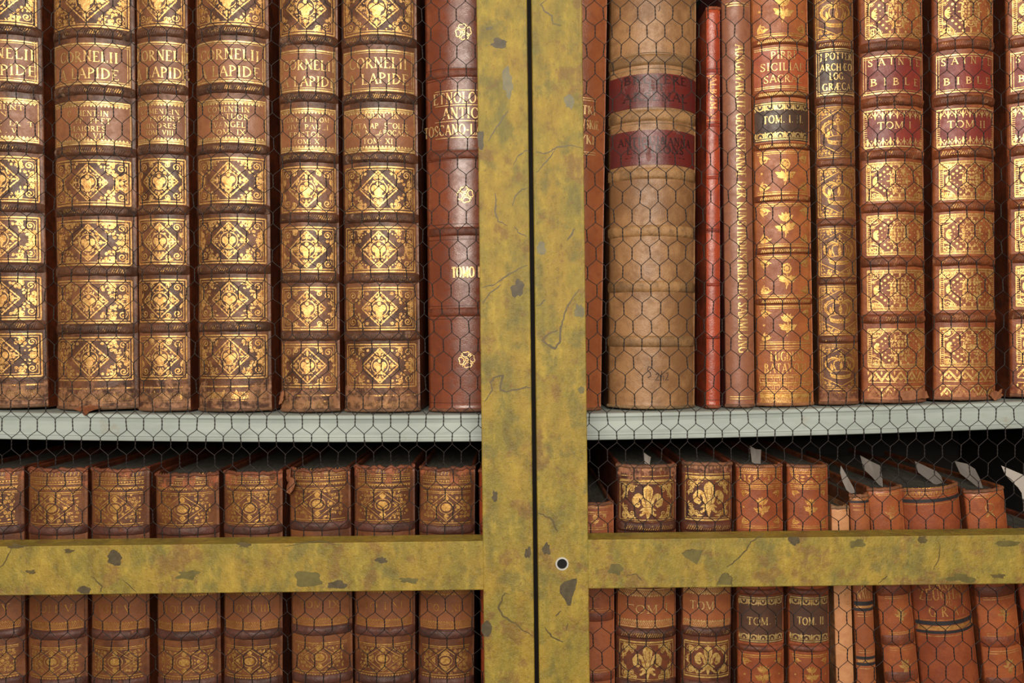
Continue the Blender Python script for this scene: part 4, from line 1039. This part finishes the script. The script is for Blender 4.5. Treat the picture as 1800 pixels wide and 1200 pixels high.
# ================================================================== lower shelf, right
K = dict(base_z=LOW_Z, depth=.23)
def smallf(D, sf, zz, rnd):
    U = sf.U
    for y in (889, 892, 1069, 1073, 1177, 1181): D.hline(-U * .8, U * .8, zz(y), .0005)
    text(D, 'VEN', 0, zz(1052), .004, U * 1.0, bold=.6, drop=.3, rnd=rnd)
    orn_sprig(D, 0, (zz(905) + zz(925)) / 2, U * 1.2, zz(900) - zz(930), rnd, 1)
make_book('short pinkish-brown lower book beside the right door frame', None, (1010, 1078), (1012, 1079), 878,
          dict(col=((160, 92, 66), (122, 62, 44), (178, 112, 88)), wear=.3, gw=.42, bands=[960, 1085, 1190], bh=.004, bp=.0012, brag=.3, parts=[('fn', smallf)]), pxy=(900, 1100), base_z=LOW_Z, depth=.19)
def fleurbook(label, xt, xb, ytop, y0, y1, tom, dark, wear, ybot, yl):
    def hf(D, sf, zz, rnd):
        W = 2 * sf.U * .86
        for y in (ytop + 24, ytop + 31): D.hline(-W / 2, W / 2, zz(y), .0008)
        hatch(D, 0, zz(ytop + 14), W, .004, .0030, .1, .0009)
    return make_book(label, 'pair of fleur-de-lis volumes on the lower shelf', xt, xb, ytop,
        dict(col=((112, 62, 44), (66, 34, 28), (178, 118, 94)), head=.012 if wear > .3 else .006, wear=wear, gw=.18, gcol=(246, 204, 124), bandcol=(96, 52, 42), bandworn=(160, 108, 84), bandwear=.75, bandhatch=True, bandgw=.5, bh=.0046, bp=.0032, ow=.86, side=(124, 58, 40), mott=.6,
             bands=[926, 1018, 1114 if ybot == 0 else 1110, 1206], parts=[('fn', hf), ('orn', 'fleur', y0, y1), ('orn', 'fleur', 1129, 1198 if ybot == 0 else 1190)],
             labels=[dict(col=((162, 96, 64), (138, 76, 50)), y=(yl, 1104), border='band', name='volume_label', text=[('TOM ' + tom, 1070 if ybot == 0 else 1064, 14, .66)], gw=.38, bold=.8, drop=.1, w=.92, worn=(170, 108, 78))]),
        pxy=(870, 1100), base_z=LOW_Z, depth=.25)
fleurbook('lower book with big gilt fleur-de-lis and torn pale head, left of the pair', (1082, 1190), (1084, 1187), 813, 846, 918, 'I', 0, .40, 0, 1034)
fleurbook('lower book with big gilt fleur-de-lis and neat gilt frame, right of the pair', (1198, 1286), (1197, 1284), 809, 838, 914, 'II', 0, .28, 1, 1030)
def sprigbook(label, xt, xb, tom):
    def hf(D, sf, zz, rnd):
        W = 2 * sf.U * .86
        hatch(D, 0, zz(828), W, .0045, .0016, .5, .0006)
        for y in (829, 832, 849, 853): D.hline(-W / 2, W / 2, zz(y), .0007)
        curl_field(D, 0, zz(841), W, .0075, lambda x, y: True, .0040, .0018, .0006, rnd)
    return make_book(label, 'pair of red-brown sprig volumes on the lower shelf', xt, xb, 813,
        dict(col=((160, 86, 56), (124, 60, 38), (186, 118, 88)), wear=.25, rough=.4, gw=.30, gcol=(236, 178, 98), bandcol=(136, 70, 50), bandworn=(190, 130, 90), bandwear=.5, bandhatch=False, bh=.0030, bp=.0028, brag=.3, ow=.84,
             bands=[939, 1041, 1140], parts=[('fn', hf), ('orn', 'sprig', 856, 928, 0), ('orn', 'sprig', 1152, 1222, 0)],
             labels=[dict(col=((92, 62, 52), (66, 42, 36)), y=(1048, 1130), border='scallop', name='volume_label', text=[('TOM. ' + tom, 1091, 13, .60)], gw=.28)]),
        pxy=(870, 1100), base_z=LOW_Z, depth=.24)
sprigbook('red-brown lower book with gilt sprig, dark label reading TOM. I', (1292, 1376), (1296, 1375), 'I')
sprigbook('red-brown lower book with gilt sprig, dark label reading TOM. II', (1382, 1453), (1384, 1455), 'II')
def palef(D, sf, zz, rnd):
    U = sf.U
    for y in (898, 1058, 1062, 1138, 1142): D.hline(-U * .7, U * .7, zz(y), .0004)
    text(D, 'VENE', 0, zz(1046), .005, U * 1.3, bold=.6, drop=.2, rnd=rnd)
make_book('short pale pinkish book on the lower shelf, lightest of the row', None, (1456, 1486), (1462, 1492), 884,
          dict(col=((206, 148, 112), (184, 122, 90), (216, 164, 130)), wear=.3, gw=.5, rough=.5, bands=[], parts=[('fn', palef)]), pxy=(900, 1100), base_z=LOW_Z, depth=.17, b=.002)
BLACKL = plain('black_label', srgb(44, 42, 44), .5)
def stripef(y0s):
    def f(D, sf, zz, rnd):
        U = sf.U
        for (a, b_) in y0s: D.rect(-U * .95, U * .95, zz(b_), zz(a), 2)
    return f
def narrowf(D, sf, zz, rnd):
    U = sf.U
    stripef([(880, 884), (1057, 1064), (1069, 1074), (1154, 1159), (1165, 1170)])(D, sf, zz, rnd)
    for y in (889, 896, 1078, 1083, 1143, 1147, 1175): D.hline(-U * .7, U * .7, zz(y), .0005)
    fringe(D, 0, zz(878), 2 * U * .9, .004, 1); D.rect(-U * .8, U * .8, zz(1068), zz(1065), 1); D.rect(-U * .8, U * .8, zz(1164), zz(1160), 1)
    text(D, 'DE', 0, zz(1033), .006, U * .6, bold=.7); text(D, 'NAVE', 0, zz(1046), .006, U * 1.3, bold=.7)
make_book('narrow lower book with black stripes, right of the short pale one', None, (1489, 1521), (1496, 1532), 864,
          dict(col=((166, 98, 66), (136, 74, 48), (186, 124, 92)), wear=.2, gw=.35, rough=.42, bands=[], ink=BLACKL, parts=[('fn', narrowf)]), pxy=(875, 1100), base_z=LOW_Z, depth=.19)
def leanf(D, sf, zz, rnd):
    U = sf.U
    for y in (867, 870, 1047, 1051, 1111, 1114, 1138, 1142): D.hline(-U * .6, U * .75, zz(y), .0006)
def orn_sprig_only(D, cy, q, rnd, x=0.0):
    D.stroke([(x, cy - q * .5), (x, cy + q * .1)], .0007)
    for a, L in ((.5, .5), (PI - .5, .5), (1.1, .4), (PI - 1.1, .4), (-1.1, .3), (-2.0, .3)): D.leaf((x, cy - q * .1), a, q * L, q * .2)
    for k in range(3): D.leaf((x, cy + q * .05), PI / 2 + (k - 1) * .5, q * .5, q * .22)
def F(*ys):
    return [('fn', (lambda y: (lambda D, sf, zz, rnd: orn_sprig_only(D, zz(y), .013, rnd, sf.U * .12)))(y)) for y in ys]
make_book('leaning brown lower book with one small gilt sprig, left of the black-striped red book', None, (1523, 1581), (1543, 1604), 852,
          dict(col=((166, 92, 58), (132, 66, 42), (186, 118, 88)), wear=.22, gw=.42, bands=[960, 1038, 1125, 1190], bh=.005, bp=.0014, brag=.3, parts=[('fn', leanf)] + F(902, 1082, 1172)), pxy=(870, 1100), base_z=LOW_Z, depth=.20)
def zeug(D, sf, zz, rnd):
    U = sf.U
    stripef([(876, 882), (1091, 1098), (1108, 1113)])(D, sf, zz, rnd)
    D.rect(-U * .9, U * .9, zz(1107), zz(1099), 1)
    D.hline(-U * .9, U * .9, zz(885), .0006); D.hline(-U * .9, U * .9, zz(1117), .0006); D.hline(-U * .9, U * .9, zz(1089), .0005)
    D.rect(-U * .86, U * .86, zz(871), zz(856), 1) if False else None
    fringe(D, 0, zz(871), 2 * U * .86, .0075, 1, .0042); sawtooth(D, 0, zz(856), 2 * U * .86, .0018, -1)
    text(D, 'LANDES', 0, zz(1025), .0082, U * 1.0, bold=.75); text(D, 'ZEUGHAUS', 0, zz(1044), .0088, U * 1.55, bold=.75); text(D, 'ZU', 0, zz(1060), .0045, U * .22, bold=.75); text(D, 'G R A Z', 0, zz(1074), .0082, U * 1.12, bold=.75)
make_book('leaning wide red book with black stripes, lettered ZEUGHAUS and GRAZ', None, (1585, 1690), (1612, 1714), 852,
          dict(col=((152, 80, 54), (120, 56, 38), (180, 112, 84)), wear=.15, gw=.32, gcol=(226, 168, 96), rough=.4, bands=[], ink=BLACKL, parts=[('fn', zeug)], amp=.0001), pxy=(870, 1100), base_z=LOW_Z, depth=.21, b=.012)
def lean2(D, sf, zz, rnd):
    U = sf.U
    for y in (869, 873, 1049, 1053, 1113, 1117, 1144, 1148): D.hline(-U * .7, U * .7, zz(y), .0006)
    D.ring((0, zz(892)), .0035, .0035, .0008); D.leaf((0, zz(900)), -.9, .006, .002); D.leaf((0, zz(900)), -2.3, .006, .002)
make_book('leaning brown book with a round gilt blossom, right of the black-striped red book', None, (1692, 1762), (1718, 1787), 855,
          dict(col=((164, 90, 56), (132, 64, 40), (186, 116, 84)), wear=.28, gw=.42, bands=[960, 1040, 1128, 1200], bh=.005, bp=.0014, brag=.3, parts=[('fn', lean2)] + F(1082, 1172)), pxy=(870, 1100), base_z=LOW_Z, depth=.20)
make_book('lowest leaning book, rising just above the brass rail at the right edge', None, (1772, 1844), (1797, 1869), 921,
          dict(col=((150, 70, 46), (120, 50, 34), (176, 100, 76)), wear=.3, gw=.42, bands=[1000, 1080, 1160], bh=.004, bp=.0014, parts=F(1040, 1120)), pxy=(925, 1100), base_z=LOW_Z, depth=.18)

# ================================================================== paper slips standing out of the page tops
def slip(label, poly, Y0, Y1, bend=.0006):
    """poly: pixel outline, bottom edge first two points; placed in the pages between depths Y0 (right) and Y1 (left)"""
    q = MB(); xs = [p[0] for p in poly]; x0, x1 = min(xs), max(xs)
    front, back = [], []
    cx = sum(p[0] for p in poly) / len(poly); cy = sum(p[1] for p in poly) / len(poly)
    pts = [(cx, cy)] + poly
    for (px, py) in pts:
        f = (px - x0) / (x1 - x0 + 1e-6); Y = Y1 + (Y0 - Y1) * f + bend * math.sin(f * PI); X, Z = at(px, py, Y)
        front.append((X, Y, Z)); back.append((X, Y + .00025, Z))
    c0 = min(front[1:], key=lambda p: p[2])
    org = Vector(c0); n = len(poly)
    vs = [tuple(Vector(p) - org) for p in front + back]; fs = []; b = n + 1
    for i in range(n):
        j = (i + 1) % n; fs += [(0, 1 + i, 1 + j), (b, b + 1 + j, b + 1 + i), (1 + i, b + 1 + i, b + 1 + j, 1 + j)]
    q.add(vs, fs); o = q.build('paper_slip', [PAPER]); o.location = org
    tag(o, label, 'bookmark', 'paper slips standing out of the lower books')
slip('small paper slip in the top of the left fleur-de-lis book', [(1142, 817), (1144, 803), (1140, 801), (1132, 795), (1133, 814)], .020, .028)
slip('paper slip standing in the TOM. I sprig book', [(1337, 815), (1338, 790), (1328, 789), (1318, 783), (1322, 814)], .020, .035)
slip('thin curved paper slip in the narrow black-striped book', [(1504, 866), (1500, 856), (1490, 838), (1478, 818), (1477, 830), (1481, 846), (1488, 861), (1495, 867)], .016, .032)
slip('broad paper slip standing in the leaning brown book', [(1552, 856), (1551, 840), (1547, 818), (1530, 810), (1512, 800), (1518, 824), (1533, 838), (1545, 852)], .016, .045)
slip('slanting paper slip in the wide red book', [(1658, 848), (1654, 836), (1646, 828), (1608, 810), (1614, 830), (1630, 842), (1644, 852)], .014, .050)
slip('slanting paper slip in the book right of the wide red one', [(1728, 858), (1722, 840), (1714, 824), (1700, 815), (1678, 810), (1688, 832), (1706, 846), (1720, 857)], .016, .050)
slip('paper slip cut by the right edge of the photo', [(1838, 924), (1836, 890), (1812, 852), (1798, 834), (1760, 818), (1768, 836), (1785, 850), (1796, 866), (1803, 922)], .030, .046)
